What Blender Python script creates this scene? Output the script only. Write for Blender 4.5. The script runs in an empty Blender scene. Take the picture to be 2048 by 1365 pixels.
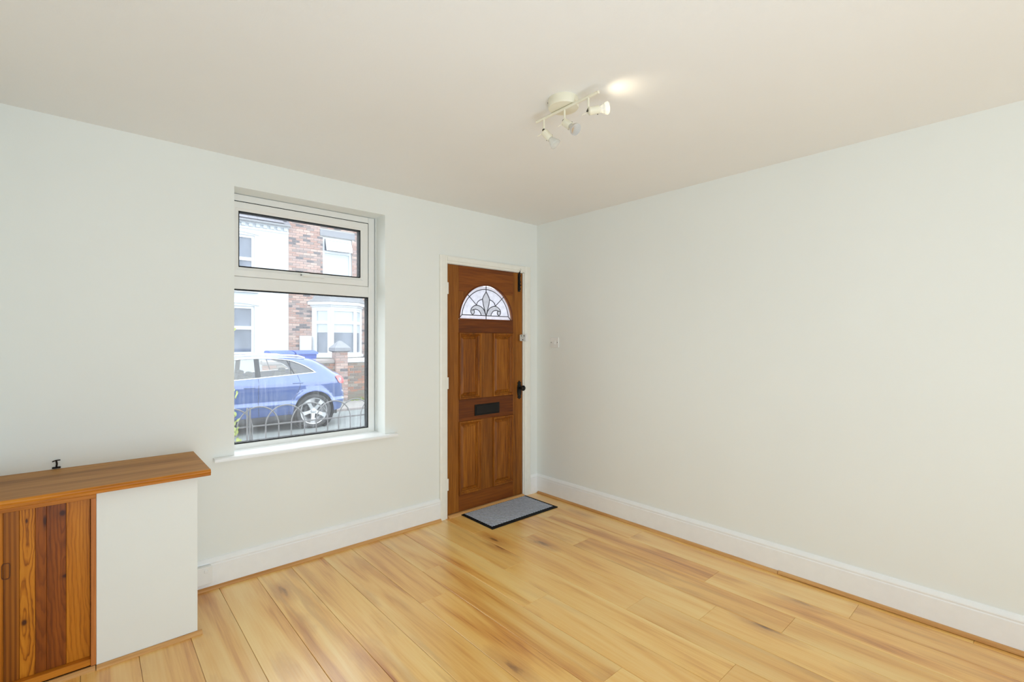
import bpy, bmesh, math, random
from mathutils import Vector, Matrix, noise
from mathutils.geometry import delaunay_2d_cdt
random.seed(7)
S = bpy.context.scene
COL = S.collection
PI = math.pi

# ------------------------------------------------------------------ camera, sky, lights, exposure
cam = bpy.data.cameras.new('camera'); camo = bpy.data.objects.new('camera', cam); COL.objects.link(camo)
cam.sensor_width = 36.0; cam.lens = 950.11 / 2048 * 36; cam.shift_y = 0.8 / 2048
cam.clip_start = 0.02; cam.clip_end = 200
camo.location = (-3.0689, -3.0952, 1.3753); camo.rotation_euler = (PI / 2, 0, -math.radians(41.7443))
S.camera = camo

w = bpy.data.worlds.new('overcast_sky'); S.world = w; w.use_nodes = True
bg = w.node_tree.nodes['Background']; bg.inputs[0].default_value = (0.90, 0.95, 1.0, 1); bg.inputs[1].default_value = 3.6

def area(name, loc, size, power, color, aim, shape='RECTANGLE'):
    l = bpy.data.lights.new(name, 'AREA'); l.shape = shape; l.size, l.size_y = size; l.energy = power; l.color = color
    o = bpy.data.objects.new(name, l); COL.objects.link(o); o.location = loc
    o.rotation_euler = (Vector(aim) - Vector(loc)).to_track_quat('-Z', 'Y').to_euler()
    return o
# added unseen fill lamps: one far behind the camera, one aimed at the ceiling
area('rear_fill', (-2.2, -6.9, 1.1), (2.2, 1.9), 58, (0.71, 0.88, 1.05), (-1.9, 0, 1.9))
area('ceiling_fill', (-2.6, -3.3, 0.50), (1.3, 1.2), 22, (0.71, 0.88, 1.05), (-2.2, -2.3, 2.4))

S.view_settings.view_transform = 'Standard'; S.view_settings.look = 'None'
S.view_settings.exposure = 0.06; S.view_settings.gamma = 1.0; S.view_settings.use_curve_mapping = False
try:
    S.cycles.max_bounces = 14; S.cycles.diffuse_bounces = 8; S.cycles.transparent_max_bounces = 16
except Exception: pass

# ------------------------------------------------------------------ helpers
ORG = {}                      # world position of each object's origin
def link(name, data, parent=None, origin=None):
    o = bpy.data.objects.new(name, data); COL.objects.link(o)
    if parent is not None:
        o.parent = parent
        po = ORG[parent.name]
        if origin is None: origin = po
        o.location = Vector(origin) - po
    else:
        origin = Vector(origin or (0, 0, 0)); o.location = origin
    ORG[o.name] = Vector(origin)
    return o
def tag(o, label=None, cat=None, group=None, kind=None):
    if label: o['label'] = label
    if cat: o['category'] = cat
    if group: o['group'] = group
    if kind: o['kind'] = kind
    return o
def empty(name, loc):
    o = link(name, None, None, loc); o.empty_display_size = 0.1
    return o

class MB:
    def __init__(s): s.v = []; s.f = []; s.sm = []
    def add(s, vs, fs, smooth=False):
        b = len(s.v); s.v += [tuple(p) for p in vs]
        for f in fs: s.f.append([i + b for i in f]); s.sm.append(smooth)
        return s
    def box(s, x0, x1, y0, y1, z0, z1, c=0.0):
        if x1 < x0: x0, x1 = x1, x0
        if y1 < y0: y0, y1 = y1, y0
        if z1 < z0: z0, z1 = z1, z0
        if c <= 0:
            v = [(x, y, z) for z in (z0, z1) for y in (y0, y1) for x in (x0, x1)]
            return s.add(v, [(0, 2, 3, 1), (4, 5, 7, 6), (0, 1, 5, 4), (2, 6, 7, 3), (0, 4, 6, 2), (1, 3, 7, 5)])
        bm = bmesh.new(); bmesh.ops.create_cube(bm, size=1)
        for v in bm.verts: v.co = ((x0 + x1) / 2 + v.co.x * (x1 - x0), (y0 + y1) / 2 + v.co.y * (y1 - y0), (z0 + z1) / 2 + v.co.z * (z1 - z0))
        bmesh.ops.bevel(bm, geom=list(bm.edges), offset=c, segments=2 if c > .0025 else 1, affect='EDGES', profile=.5)
        bm.verts.index_update(); s.add([v.co[:] for v in bm.verts], [[v.index for v in f.verts] for f in bm.faces]); bm.free()
        return s
    def prism(s, pts, axis, a, b, smooth=False):          # 2-D outline pulled along an axis
        def P(p, t):
            return {'x': (t, p[0], p[1]), 'y': (p[0], t, p[1]), 'z': (p[0], p[1], t)}[axis]
        n = len(pts); v = [P(p, a) for p in pts] + [P(p, b) for p in pts]
        s.add(v, [tuple(range(n))[::-1], tuple(range(n, 2 * n))])
        s.add(v, [(i, (i + 1) % n, n + (i + 1) % n, n + i) for i in range(n)], smooth)
        return s
    def tube(s, path, r, n=8, closed=False, caps=True, rz=None):
        path = [Vector(p) for p in path]; m = len(path); rings = []
        T = []
        for i in range(m):
            a = path[(i - 1) % m] if (closed or i > 0) else path[i]; b = path[(i + 1) % m] if (closed or i < m - 1) else path[i]
            T.append((b - a).normalized())
        up = Vector((0, 0, 1)) if abs(T[0].z) < .9 else Vector((1, 0, 0))
        N = (up - T[0] * up.dot(T[0])).normalized()
        vs = []
        for i in range(m):
            N = (N - T[i] * N.dot(T[i])).normalized(); B = T[i].cross(N)
            ri = r[i] if isinstance(r, (list, tuple)) else r
            for k in range(n):
                a = 2 * PI * k / n; vs.append(path[i] + N * (math.cos(a) * ri) + B * (math.sin(a) * (rz or ri)))
        fs = []
        for i in range(m if closed else m - 1):
            j = (i + 1) % m
            for k in range(n): fs.append((i * n + k, i * n + (k + 1) % n, j * n + (k + 1) % n, j * n + k))
        b = len(s.v); s.add(vs, fs, True)
        if caps and not closed:
            s.f += [[b + k for k in range(n)][::-1], [b + (m - 1) * n + k for k in range(n)]]; s.sm += [False, False]
        return s
    def lathe(s, prof, c, axis=(0, 0, 1), n=32, closed=False, smooth=True):   # prof: (radius, along axis)
        A = Vector(axis).normalized(); up = Vector((0, 0, 1)) if abs(A.z) < .9 else Vector((1, 0, 0))
        X = (up - A * up.dot(A)).normalized(); Y = A.cross(X); c = Vector(c); vs = []; m = len(prof)
        for r, h in prof:
            for k in range(n):
                a = 2 * PI * k / n; vs.append(c + A * h + (X * math.cos(a) + Y * math.sin(a)) * max(r, 1e-5))
        fs = []
        for i in range(m if closed else m - 1):
            j = (i + 1) % m
            for k in range(n): fs.append((i * n + k, i * n + (k + 1) % n, j * n + (k + 1) % n, j * n + k))
        s.add(vs, fs, smooth); return s
    def mesh(s, name, off=(0, 0, 0), fix=True):
        me = bpy.data.meshes.new(name); o = Vector(off)
        me.from_pydata([tuple(Vector(p) - o) for p in s.v], [], s.f)
        me.polygons.foreach_set('use_smooth', s.sm)
        if fix:
            bm = bmesh.new(); bm.from_mesh(me); bmesh.ops.remove_doubles(bm, verts=bm.verts, dist=1e-5)
            bmesh.ops.recalc_face_normals(bm, faces=bm.faces); bm.to_mesh(me); bm.free()
        me.update(); return me
    def build(s, name, mat, parent=None, origin=None, kind=None):
        if parent is not None and origin is None: origin = ORG[parent.name]
        me = s.mesh(name, origin or (0, 0, 0)); me.materials.append(mat)
        o = link(name, me, parent, origin)
        if any(s.sm): sharp(me)
        if kind: o['kind'] = kind
        return o
def sharp(me, ang=40):
    bm = bmesh.new(); bm.from_mesh(me)
    for e in bm.edges:
        if len(e.link_faces) == 2 and e.calc_face_angle(0) > math.radians(ang): e.smooth = False
    bm.to_mesh(me); bm.free()
def struct(o, label, cat): return tag(o, label, cat, None, 'structure')

# ------------------------------------------------------------------ materials
def srgb(r, g, b):
    f = lambda c: (c / 255) / 12.92 if c / 255 <= .04045 else ((c / 255 + .055) / 1.055) ** 2.4
    return (f(r), f(g), f(b), 1)
class NT:
    def __init__(s, name):
        s.m = bpy.data.materials.new(name); s.m.use_nodes = True; s.t = s.m.node_tree; s.n = s.t.nodes
        s.b = s.n['Principled BSDF']; s.out = s.n['Material Output']
    def new(s, ty, **kw):
        n = s.n.new(ty)
        for k, v in kw.items():
            if hasattr(n, k): setattr(n, k, v)
            else: n.inputs[k].default_value = v
        return n
    def l(s, a, b): s.t.links.new(a, b)
    def coords(s, scale=(1, 1, 1), rand=True, src='Object'):
        tc = s.new('ShaderNodeTexCoord'); v = tc.outputs[src]
        if rand:
            oi = s.new('ShaderNodeObjectInfo'); m = s.new('ShaderNodeVectorMath', operation='SCALE'); m.inputs[0].default_value = (37.3, 53.1, 71.7)
            s.l(oi.outputs['Random'], m.inputs['Scale']); a = s.new('ShaderNodeVectorMath', operation='ADD'); s.l(v, a.inputs[0]); s.l(m.outputs[0], a.inputs[1]); v = a.outputs[0]
        mp = s.new('ShaderNodeMapping'); mp.inputs['Scale'].default_value = scale; s.l(v, mp.inputs[0])
        return mp.outputs[0]
    def noise(s, vec, scale=1, detail=4, rough=.55, dist=0):
        n = s.new('ShaderNodeTexNoise'); n.inputs['Scale'].default_value = scale; n.inputs['Detail'].default_value = detail
        n.inputs['Roughness'].default_value = rough; n.inputs['Distortion'].default_value = dist
        if vec is not None: s.l(vec, n.inputs['Vector'])
        return n.outputs['Fac']
    def ramp(s, fac, stops, interp='LINEAR'):
        r = s.new('ShaderNodeValToRGB'); e = r.color_ramp; e.interpolation = interp
        while len(e.elements) < len(stops): e.elements.new(.5)
        for el, (p, c) in zip(e.elements, stops): el.position = p; el.color = c if len(c) == 4 else (*c, 1)
        s.l(fac, r.inputs[0]); return r.outputs[0]
    def mix(s, fac, a, b, mode='MIX'):
        m = s.new('ShaderNodeMix', data_type='RGBA', blend_type=mode)
        for sock, v in ((m.inputs[0], fac), (m.inputs[6], a), (m.inputs[7], b)):
            if hasattr(v, 'is_output'): s.l(v, sock)
            else: sock.default_value = v
        return m.outputs[2]
    def math(s, op, a, b=0.0, c=0.0, clamp=False):
        m = s.new('ShaderNodeMath', operation=op, use_clamp=clamp)
        for i, v in enumerate((a, b, c)):
            if hasattr(v, 'is_output'): s.l(v, m.inputs[i])
            else: m.inputs[i].default_value = v
        return m.outputs[0]
    def bump(s, h, strength=.1, dist=.01):
        b = s.new('ShaderNodeBump'); b.inputs['Strength'].default_value = strength; b.inputs['Distance'].default_value = dist
        s.l(h, b.inputs['Height']); s.l(b.outputs[0], s.b.inputs['Normal'])
    def set(s, **kw):
        for k, v in kw.items():
            i = s.b.inputs[k.replace('_', ' ')]
            if hasattr(v, 'is_output'): s.l(v, i)
            else: i.default_value = v
        return s
WHITE = (1, 1, 1, 1)
def plain(name, col, rough=.5, metal=0.0, var=.04, scale=20, bump=0.0, spec=.5, coat=0.0):
    t = NT(name); v = t.coords((1, 1, 1)); n = t.noise(v, scale, 3)
    d = tuple(c * (1 - var) for c in col[:3]) + (1,); h = tuple(min(1, c * (1 + var)) for c in col[:3]) + (1,)
    t.set(Base_Color=t.ramp(n, [(.3, d), (.7, h)]), Roughness=rough, Metallic=metal, Specular_IOR_Level=spec, Coat_Weight=coat)
    if bump: t.bump(n, bump, .01)
    return t.m
def wall_paint(name, col, bump=.05):
    t = NT(name); v = t.coords((1, 1, 1), False)
    big = t.noise(v, 1.3, 3); fine = t.noise(v, 160, 3); med = t.noise(v, 9, 4)
    d = tuple(c * .975 for c in col[:3]) + (1,)
    t.set(Base_Color=t.ramp(big, [(.3, d), (.7, col)]), Roughness=.75, Specular_IOR_Level=.25)
    h = t.math('ADD', t.math('MULTIPLY', fine, .15), med)
    t.bump(h, bump, .02); return t.m
def wood(name, stops, axis='z', fine=60, stretch=.04, rough=.4, streak=.35, knots=0, coat=0.0, cath=.0, big=5.0):
    """stops: three colours dark -> light. Grain runs along axis."""
    t = NT(name)
    sc = {'x': (stretch, 1, 1), 'y': (1, stretch, 1), 'z': (1, 1, stretch)}[axis]
    v = t.coords(sc)
    lo = t.noise(v, big, 4, .6, .6); hi = t.noise(v, fine, 4, .6, .2)
    f = t.math('ADD', t.math('MULTIPLY', lo, 1 - streak), t.math('MULTIPLY', hi, streak))
    if cath:
        wv = t.new('ShaderNodeTexWave', wave_type='BANDS', bands_direction='X' if axis != 'x' else 'Y'); t.l(v, wv.inputs['Vector'])
        wv.inputs['Scale'].default_value = big * 1.5; wv.inputs['Distortion'].default_value = 7; wv.inputs['Detail'].default_value = 2; wv.inputs['Detail Scale'].default_value = 1.0
        f = t.math('ADD', t.math('MULTIPLY', f, 1 - cath), t.math('MULTIPLY', wv.outputs['Fac'], cath))
    c = t.ramp(f, [(.36, stops[0]), (.5, stops[1]), (.64, stops[2])])
    if knots:
        k = t.coords({'x': (.35, 1, 1), 'y': (1, .35, 1), 'z': (1, 1, .35)}[axis])
        vo = t.new('ShaderNodeTexVoronoi'); vo.inputs['Scale'].default_value = knots; t.l(k, vo.inputs['Vector'])
        m = t.math('MULTIPLY', t.ramp(vo.outputs['Distance'], [(.03, WHITE), (.17, (0, 0, 0, 1))]), .75)
        c = t.mix(m, c, tuple(x * .35 for x in stops[0][:3]) + (1,))
    t.set(Base_Color=c, Roughness=rough, Coat_Weight=coat, Coat_Roughness=.25, Specular_IOR_Level=.3)
    t.bump(hi, .04, .004); return t.m

M = {}
M['wall'] = wall_paint('wall_emulsion', (.85, .87, .845, 1))
M['ceiling'] = wall_paint('ceiling_emulsion', (.87, .865, .85, 1), .07)
M['gloss'] = plain('white_gloss_paint', (.90, .91, .92, 1), .35, var=.015, bump=.01)
M['trimcream'] = plain('cream_gloss_paint', (.87, .86, .80, 1), .35, var=.02, bump=.01)
M['pvc'] = plain('white_window_plastic', (.83, .83, .81, 1), .3, var=.01)
M['switch'] = plain('white_switch_plastic', (.86, .86, .85, 1), .3, var=.01)
M['gasket'] = plain('black_rubber_gasket', (.010, .011, .012, 1), .7, spec=.15)
M['black'] = plain('black_iron', (.010, .009, .008, 1), .5, spec=.25)
M['chrome'] = plain('chrome', (.75, .75, .74, 1), .15, 1.0, var=.02)
M['cream'] = plain('cream_lamp_enamel', (.83, .79, .64, 1), .35, var=.02)
M['screw'] = plain('dark_screw_head', (.05, .045, .035, 1), .4, .6)

def floor_mat():
    t = NT('oak_laminate')
    lo = t.noise(t.coords((1, .09, 1)), 6.5, 3, .5, 1.2); mid = t.noise(t.coords((1, .05, 1)), 26, 3, .55, .8); hi = t.noise(t.coords((1, .022, 1)), 150, 3, .6, .3)
    f = t.math('ADD', t.math('ADD', t.math('MULTIPLY', lo, .65), t.math('MULTIPLY', mid, .15)), t.math('MULTIPLY', hi, .20))
    c = t.ramp(f, [(.32, srgb(184, 112, 44)), (.40, srgb(224, 162, 80)), (.48, srgb(242, 192, 106)), (.62, srgb(250, 214, 140))])
    # arched growth figure on some stretches of a plank
    wv = t.new('ShaderNodeTexWave', wave_type='RINGS', rings_direction='SPHERICAL'); t.l(t.coords((1, .10, 1)), wv.inputs['Vector'])
    for k, x in (('Scale', 7), ('Distortion', 6), ('Detail', 3), ('Detail Scale', 1.6), ('Detail Roughness', .6)): wv.inputs[k].default_value = x
    zone = t.ramp(t.noise(t.coords((1, .3, 1)), 3.2, 2), [(.52, (0, 0, 0, 1)), (.66, WHITE)])
    c = t.mix(t.math('MULTIPLY', t.math('MULTIPLY', t.ramp(wv.outputs['Fac'], [(.0, WHITE), (.45, (0, 0, 0, 1))]), zone), .32), c, srgb(176, 112, 58))
    oi = t.new('ShaderNodeObjectInfo')
    c = t.mix(1.0, c, t.ramp(oi.outputs['Random'], [(0, (.90, .85, .77, 1)), (.35, (.98, .95, .90, 1)), (1, (1.0, 1.0, .97, 1))]), 'MULTIPLY')
    vo = t.new('ShaderNodeTexVoronoi'); vo.inputs['Scale'].default_value = 3.4; t.l(t.coords((1.5, .5, 1)), vo.inputs['Vector'])
    nz = t.noise(t.coords((1, .22, 1)), 34, 3)
    kd = t.math('ADD', vo.outputs['Distance'], t.math('MULTIPLY', t.math('SUBTRACT', nz, .5), .30))
    c = t.mix(t.math('MULTIPLY', t.ramp(kd, [(.03, WHITE), (.34, (0, 0, 0, 1))]), .65), c, srgb(178, 104, 46))
    c = t.mix(t.math('MULTIPLY', t.ramp(kd, [(.02, WHITE), (.12, (0, 0, 0, 1))]), .8), c, srgb(98, 66, 40))
    t.set(Base_Color=c, Roughness=t.ramp(hi, [(.3, (.34, .34, .34, 1)), (.7, (.42, .42, .42, 1))]), Specular_IOR_Level=.6, Coat_Weight=.8, Coat_Roughness=.28, Coat_IOR=1.65)
    t.bump(hi, .02, .003); return t.m
M['floor'] = floor_mat()
M['subfloor'] = plain('dark_underlay', (.05, .03, .015, 1), .9)
M['bead'] = wood('oak_bead', [srgb(184, 128, 70), srgb(212, 162, 102), srgb(228, 190, 136)], 'y', 50, .05, .4)
M['beadx'] = wood('oak_bead_across', [srgb(184, 128, 70), srgb(212, 162, 102), srgb(228, 190, 136)], 'x', 50, .05, .4)
DW = [srgb(94, 48, 8), srgb(132, 76, 17), srgb(158, 98, 30)]
M['door_v'] = wood('stained_door_upright', DW, 'z', 90, .05, .45, .4)
M['door_h'] = wood('stained_door_crosswise', [srgb(86, 40, 6), srgb(116, 58, 10), srgb(140, 78, 18)], 'x', 90, .05, .45, .4)
M['door_p'] = wood('stained_door_panel', [srgb(98, 48, 8), srgb(140, 80, 15), srgb(172, 108, 30)], 'z', 70, .06, .45, .45)

# ------------------------------------------------------------------ the room shell
X0, Y0, H = -3.385, -7.0, 2.437
YP = -3.45       # the planks are laid one by one as far as the photo shows them
def holed_wall(mb, xs, zs, holes, y0, y1):
    nx, nz = len(xs) - 1, len(zs) - 1
    def solid(i, k):
        if not (0 <= i < nx and 0 <= k < nz): return False
        cx, cz = (xs[i] + xs[i + 1]) / 2, (zs[k] + zs[k + 1]) / 2
        return not any(a < cx < b and c < cz < d for a, b, c, d in holes)
    for i in range(nx):
        for k in range(nz):
            if not solid(i, k): continue
            a, b, c, d = xs[i], xs[i + 1], zs[k], zs[k + 1]
            mb.add([(a, y0, c), (b, y0, c), (b, y0, d), (a, y0, d)], [(0, 1, 2, 3)])
            mb.add([(a, y1, c), (b, y1, c), (b, y1, d), (a, y1, d)], [(3, 2, 1, 0)])
            if not solid(i - 1, k): mb.add([(a, y0, c), (a, y0, d), (a, y1, d), (a, y1, c)], [(0, 1, 2, 3)])
            if not solid(i + 1, k): mb.add([(b, y0, c), (b, y1, c), (b, y1, d), (b, y0, d)], [(0, 1, 2, 3)])
            if not solid(i, k - 1): mb.add([(a, y0, c), (a, y1, c), (b, y1, c), (b, y0, c)], [(0, 1, 2, 3)])
            if not solid(i, k + 1): mb.add([(a, y0, d), (b, y0, d), (b, y1, d), (a, y1, d)], [(0, 1, 2, 3)])
WX0, WX1, WZ0, WZ1 = -2.443, -1.507, .704, 2.267
DX0, DX1, DZ1 = -1.012, -.150, 2.012
mb = MB()
holed_wall(mb, [X0 - .1, WX0, WX1, DX0, DX1, .12], [-.12, WZ0, DZ1, WZ1, H + .1],
           [(WX0, WX1, WZ0, WZ1), (DX0, DX1, -.5, DZ1)], 0, .14)
holed_wall(mb, [X0 - .1, -2.5, -1.512, DX0, DX1, .12], [-.4, -.12, WZ0, DZ1, 2.275, H + .6],
           [(-2.5, -1.512, WZ0, 2.275), (DX0, DX1, -.12, DZ1)], .14, .30)
struct(mb.build('wall_front', M['wall']), 'off-white painted wall with the window and the front door', 'wall')
struct(MB().box(0, .12, Y0 - .1, 0, -.12, H + .1).build('wall_right', M['wall']), 'plain off-white wall to the right of the front door', 'wall')
struct(MB().box(X0 - .1, X0, Y0 - .1, 0, -.12, H + .1).build('wall_left', M['wall']), 'off-white wall at the left end of the cupboard', 'wall')
struct(MB().box(X0, 0, Y0 - .1, Y0, -.12, H + .1).build('wall_back', M['wall']), 'off-white wall behind the viewer', 'wall')
struct(MB().box(X0, 0, Y0, 0, H, H + .1).build('ceiling', M['ceiling']), 'plain off-white plastered ceiling with a spotlight bar', 'ceiling')
floor = struct(MB().box(X0, 0, YP, 0, -.10, -.011).box(X0, 0, Y0, YP, -.10, 0).build('floor', M['floor']), 'golden oak laminate floor of long planks', 'floor')
PW = .1893
rows = {-6: (-1.75, ), -5: (-1.9, ), -4: (-1.8, ), -3: (-1.95, ), -2: (-1.75, ), -1: (-1.85, ), 0: (-1.72, ), 1: (-1.8, ), 2: (-1.78, ), 3: (-.915, ), 4: (-.62, ), 5: (-.008, ),
        6: (-.93, ), 7: (-.375, ), 8: (-.67, ), 9: (-.98, ), 10: (-.51, ), 11: (-1.16, ), 12: (-.3, )}
for k in range(-6, 13):
    xa = max(-2.335 + k * PW, X0); xb = min(-2.335 + (k + 1) * PW, -.001)
    if xb - xa < .01: continue
    cuts = [0.0]; y = rows[k][0]
    while y > YP + .05: cuts.append(y); y -= 1.29
    cuts.append(YP)
    for a, b in zip(cuts, cuts[1:]):
        if a - b < .02: continue
        cx, cy = (xa + xb) / 2, (a + b) / 2; g = .0008; ch = .0016
        hx, hy = (xb - xa) / 2 - g, (a - b) / 2 - g * .5
        v = [(-hx, -hy, -.011), (hx, -hy, -.011), (hx, hy, -.011), (-hx, hy, -.011),
             (-hx, -hy, -ch * .6), (hx, -hy, -ch * .6), (hx, hy, -ch * .6), (-hx, hy, -ch * .6),
             (-hx + ch, -hy + ch * .4, 0), (hx - ch, -hy + ch * .4, 0), (hx - ch, hy - ch * .4, 0), (-hx + ch, hy - ch * .4, 0)]
        fs = [(3, 2, 1, 0), (8, 9, 10, 11)]
        for o in (0, 4): fs += [(o + i, o + (i + 1) % 4, o + 4 + (i + 1) % 4, o + 4 + i) for i in range(4)]
        me = MB().add(v, fs).mesh('plank'); me.materials.append(M['floor'])
        link('plank', me, floor, (cx, cy, 0))

# skirting boards and floor beads
SK = [(0, 0), (-.020, 0), (-.020, .132), (-.017, .136), (-.017, .141), (-.0195, .144), (-.0185, .150), (-.013, .158), (-.008, .165), (-.002, .168), (0, .168)]
BD = [(-.020, 0), (-.036, 0), (-.036, .005), (-.034, .010), (-.029, .015), (-.024, .0175), (-.020, .018)]
def run_y(prof, y0, y1): return MB().prism([(p[0], p[1]) for p in prof], 'y', y0, y1)
def run_x(prof, x0, x1): return MB().prism([(p[0], p[1]) for p in prof], 'x', x0, x1)
struct(run_y(SK, Y0, -.02).build('baseboard_right', M['gloss']), 'white moulded skirting board along the right wall', 'skirting board')
struct(run_x(SK, X0, -1.057).build('baseboard_front', M['gloss']), 'white moulded skirting board under the window', 'skirting board')
struct(run_x(SK, -.0985, 0).build('baseboard_corner', M['gloss']), 'short white skirting piece between the door frame and the corner', 'skirting board')
t1 = struct(run_y(BD, -2.045, -.036).build('trim_1', M['bead']), 'thin oak bead at the foot of the right skirting, far length', 'trim')
t2 = struct(run_y([(p[0], p[1] + .003) for p in BD], Y0, -2.048).build('trim_2', M['bead']), 'thin oak bead at the foot of the right skirting, near length', 'trim')
t3 = struct(run_x(BD, -2.655, -1.057).build('trim_3', M['beadx']), 'thin oak bead at the foot of the skirting under the window', 'trim')

# ------------------------------------------------------------------ window
win = struct(empty('window_1', (-2.0, .14, .722)), 'white plastic window with a top-hung vent over one large fixed pane', 'window')
FY0, FY1 = .14, .205
def ring(mb, x0, x1, z0, z1, w, y0, y1, wb=None, wt=None, c=.004):
    wb = wb or w; wt = wt or w
    mb.box(x0, x0 + w, y0, y1, z0, z1, c); mb.box(x1 - w, x1, y0, y1, z0, z1, c)
    mb.box(x0 + w, x1 - w, y0, y1, z0, z0 + wb, c); mb.box(x0 + w, x1 - w, y0, y1, z1 - wt, z1, c)
mb = MB(); fx0, fx1, fz0, fz1 = -2.497, -1.519, .722, 2.265
mb.box(fx0, fx0 + .046, FY0, FY1, fz0, fz1, .004); mb.box(fx1 - .046, fx1, FY0, FY1, fz0, fz1, .004)
mb.box(fx0 + .046, fx1 - .046, FY0, FY1, fz0, .755, .004); mb.box(fx0 + .046, fx1 - .046, FY0, FY1, 2.224, fz1, .004)
mb.box(fx0 + .046, fx1 - .046, FY0, FY1, 1.692, 1.769, .004)
mb.build('frame', M['pvc'], win)
# glazing seals in the two openings
mb = MB(); ring(mb, -2.451, -1.565, .755, 1.692, .0055, FY0 + .004, FY0 + .055, c=0); mb.build('gasket', M['gasket'], win)
mb = MB(); ring(mb, -2.4508, -1.5652, 1.7692, 2.2238, .003, FY0 + .002, FY0 + .05, c=0); mb.build('gasket', M['gasket'], win)
def mitred(mb, x0, x1, z0, z1, prof):      # prof: (inset, y) rings lofted
    vs = []
    for ins, y in prof: vs += [(x0 + ins, y, z0 + ins), (x1 - ins, y, z0 + ins), (x1 - ins, y, z1 - ins), (x0 + ins, y, z1 - ins)]
    n = len(prof); fs = []
    for i in range(n):
        j = (i + 1) % n
        for k in range(4): fs.append((i * 4 + k, i * 4 + (k + 1) % 4, j * 4 + (k + 1) % 4, j * 4 + k))
    mb.add(vs, fs)
mb = MB(); mitred(mb, -2.4475, -1.5705, 1.7692, 2.2185, [(0, .195), (0, .136), (.003, .132), (.038, .132), (.040, .134), (.056, .142), (.056, .195)])
sash = mb.build('sash', M['pvc'], win); 
mb = MB(); ring(mb, -2.392, -1.624, 1.828, 2.165, .0045, .141, .194, c=0); mb.build('gasket', M['gasket'], sash)

def dirty_glass(name, film, streak):
    t = NT(name); tr = t.new('ShaderNodeBsdfTransparent'); tr.inputs[0].default_value = (.97, .985, .98, 1)
    gl = t.new('ShaderNodeBsdfGlossy'); gl.inputs['Roughness'].default_value = .02
    fr = t.new('ShaderNodeFresnel'); fr.inputs[0].default_value = 1.45; ge = t.new('ShaderNodeNewGeometry')
    m1 = t.new('ShaderNodeMixShader'); t.l(t.math('MULTIPLY', fr.outputs[0], t.math('SUBTRACT', 1.0, ge.outputs['Backfacing'])), m1.inputs[0]); t.l(tr.outputs[0], m1.inputs[1]); t.l(gl.outputs[0], m1.inputs[2])
    di = t.new('ShaderNodeBsdfTranslucent'); di.inputs[0].default_value = (.92, .95, 1, 1)
    v = t.coords((1, 1, .06), False); s1 = t.noise(v, 60, 3, .6); s2 = t.noise(t.coords((1, 1, 1), False), 4, 3)
    gz = t.new('ShaderNodeTexCoord'); sp = t.new('ShaderNodeSeparateXYZ'); t.l(gz.outputs['Generated'], sp.inputs[0])
    low = t.math('SUBTRACT', 1.0, t.math('MULTIPLY', sp.outputs[2], 1.6), clamp=True)
    st = t.math('MULTIPLY', t.math('MULTIPLY', t.ramp(s1, [(.48, (0, 0, 0, 1)), (.68, WHITE)]), t.ramp(s2, [(.35, (0, 0, 0, 1)), (.65, WHITE)])), t.math('MULTIPLY', low, streak))
    f = t.math('ADD', st, film, clamp=True)
    m2 = t.new('ShaderNodeMixShader'); t.l(f, m2.inputs[0]); t.l(m1.outputs[0], m2.inputs[1]); t.l(di.outputs[0], m2.inputs[2])
    t.l(m2.outputs[0], t.out.inputs[0]); return t.m
M['glass_up'] = dirty_glass('vent_glass', .035, .0)
M['glass_low'] = dirty_glass('rain_marked_glass', .03, .15)
MB().box(-2.392, -1.624, .150, .156, 1.8255, 2.1645).build('pane', M['glass_up'], sash)
MB().box(-2.4508, -1.5652, .150, .156, .7552, 1.6918).build('pane', M['glass_low'], win)
mb = MB(); mb.box(-2.035, -1.985, .112, .1315, 1.795, 1.822, .004); mb.box(-2.03, -1.90, .098, .112, 1.797, 1.812, .005); mb.box(-1.905, -1.89, .102, .1315, 1.798, 1.812, .003)
hd = mb.build('handle', M['pvc'], win)
for x in (-2.043, -1.978):
    MB().lathe([(0, 0), (.004, 0), (.004, .004), (0, .004)], (x + .004, .112, 1.806), (0, -1, 0), 10).build('screw', M['screw'], hd)
MB().prism([(-.050, .704), (.14, .704), (.14, .722), (-.044, .722), (-.049, .718), (-.050, .713)], 'x', -2.443, -1.507).build('sill', M['gloss'], win)
for a, b in ((-2.547, -2.443), (-1.507, -1.429)):
    MB().prism([(-.050, .704), (-.0005, .704), (-.0005, .722), (-.044, .722), (-.049, .718), (-.050, .713)], 'x', a, b).build('sill', M['gloss'], win)

# ------------------------------------------------------------------ front door
door = struct(empty('door_1', (-.58, 0, 0)), 'stained hardwood front door with four panels and a leaded fanlight', 'door')
def arch_prof(mb, x0, x1, axis, z0=0, z1=0): pass
A_W = .072
for xs, inner in (((-1.057, -.990), 1), ((-.167, -.0985), -1)):
    a, b = xs
    if inner == 1: pr = [(a, 0), (a, -.016), (a + .010, -.020), (a + .045, -.020), (a + .050, -.015), (b, -.013), (b, 0)]
    else: pr = [(a, 0), (a, -.013), (b - .050, -.015), (b - .045, -.020), (b - .010, -.020), (b, -.016), (b, 0)]
    MB().prism(pr, 'z', 0, 2.042).build('architrave', M['trimcream'], door)
MB().prism([(0, 2.042), (-.016, 2.042), (-.020, 2.032), (-.020, 1.997 + .008), (-.015, 2.0), (-.013, 1.988), (0, 1.988)], 'x', -.990, -.167).build('architrave', M['trimcream'], door)
mb = MB(); mb.box(-1.0, -.982, -.004, .14, 0, 1.985, .002); mb.box(-.179, -.160, -.004, .14, 0, 1.985, .002); mb.box(-.982, -.179, -.004, .14, 1.983, 2.0, .002)
mb.build('door_frame', M['trimcream'], door)
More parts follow.
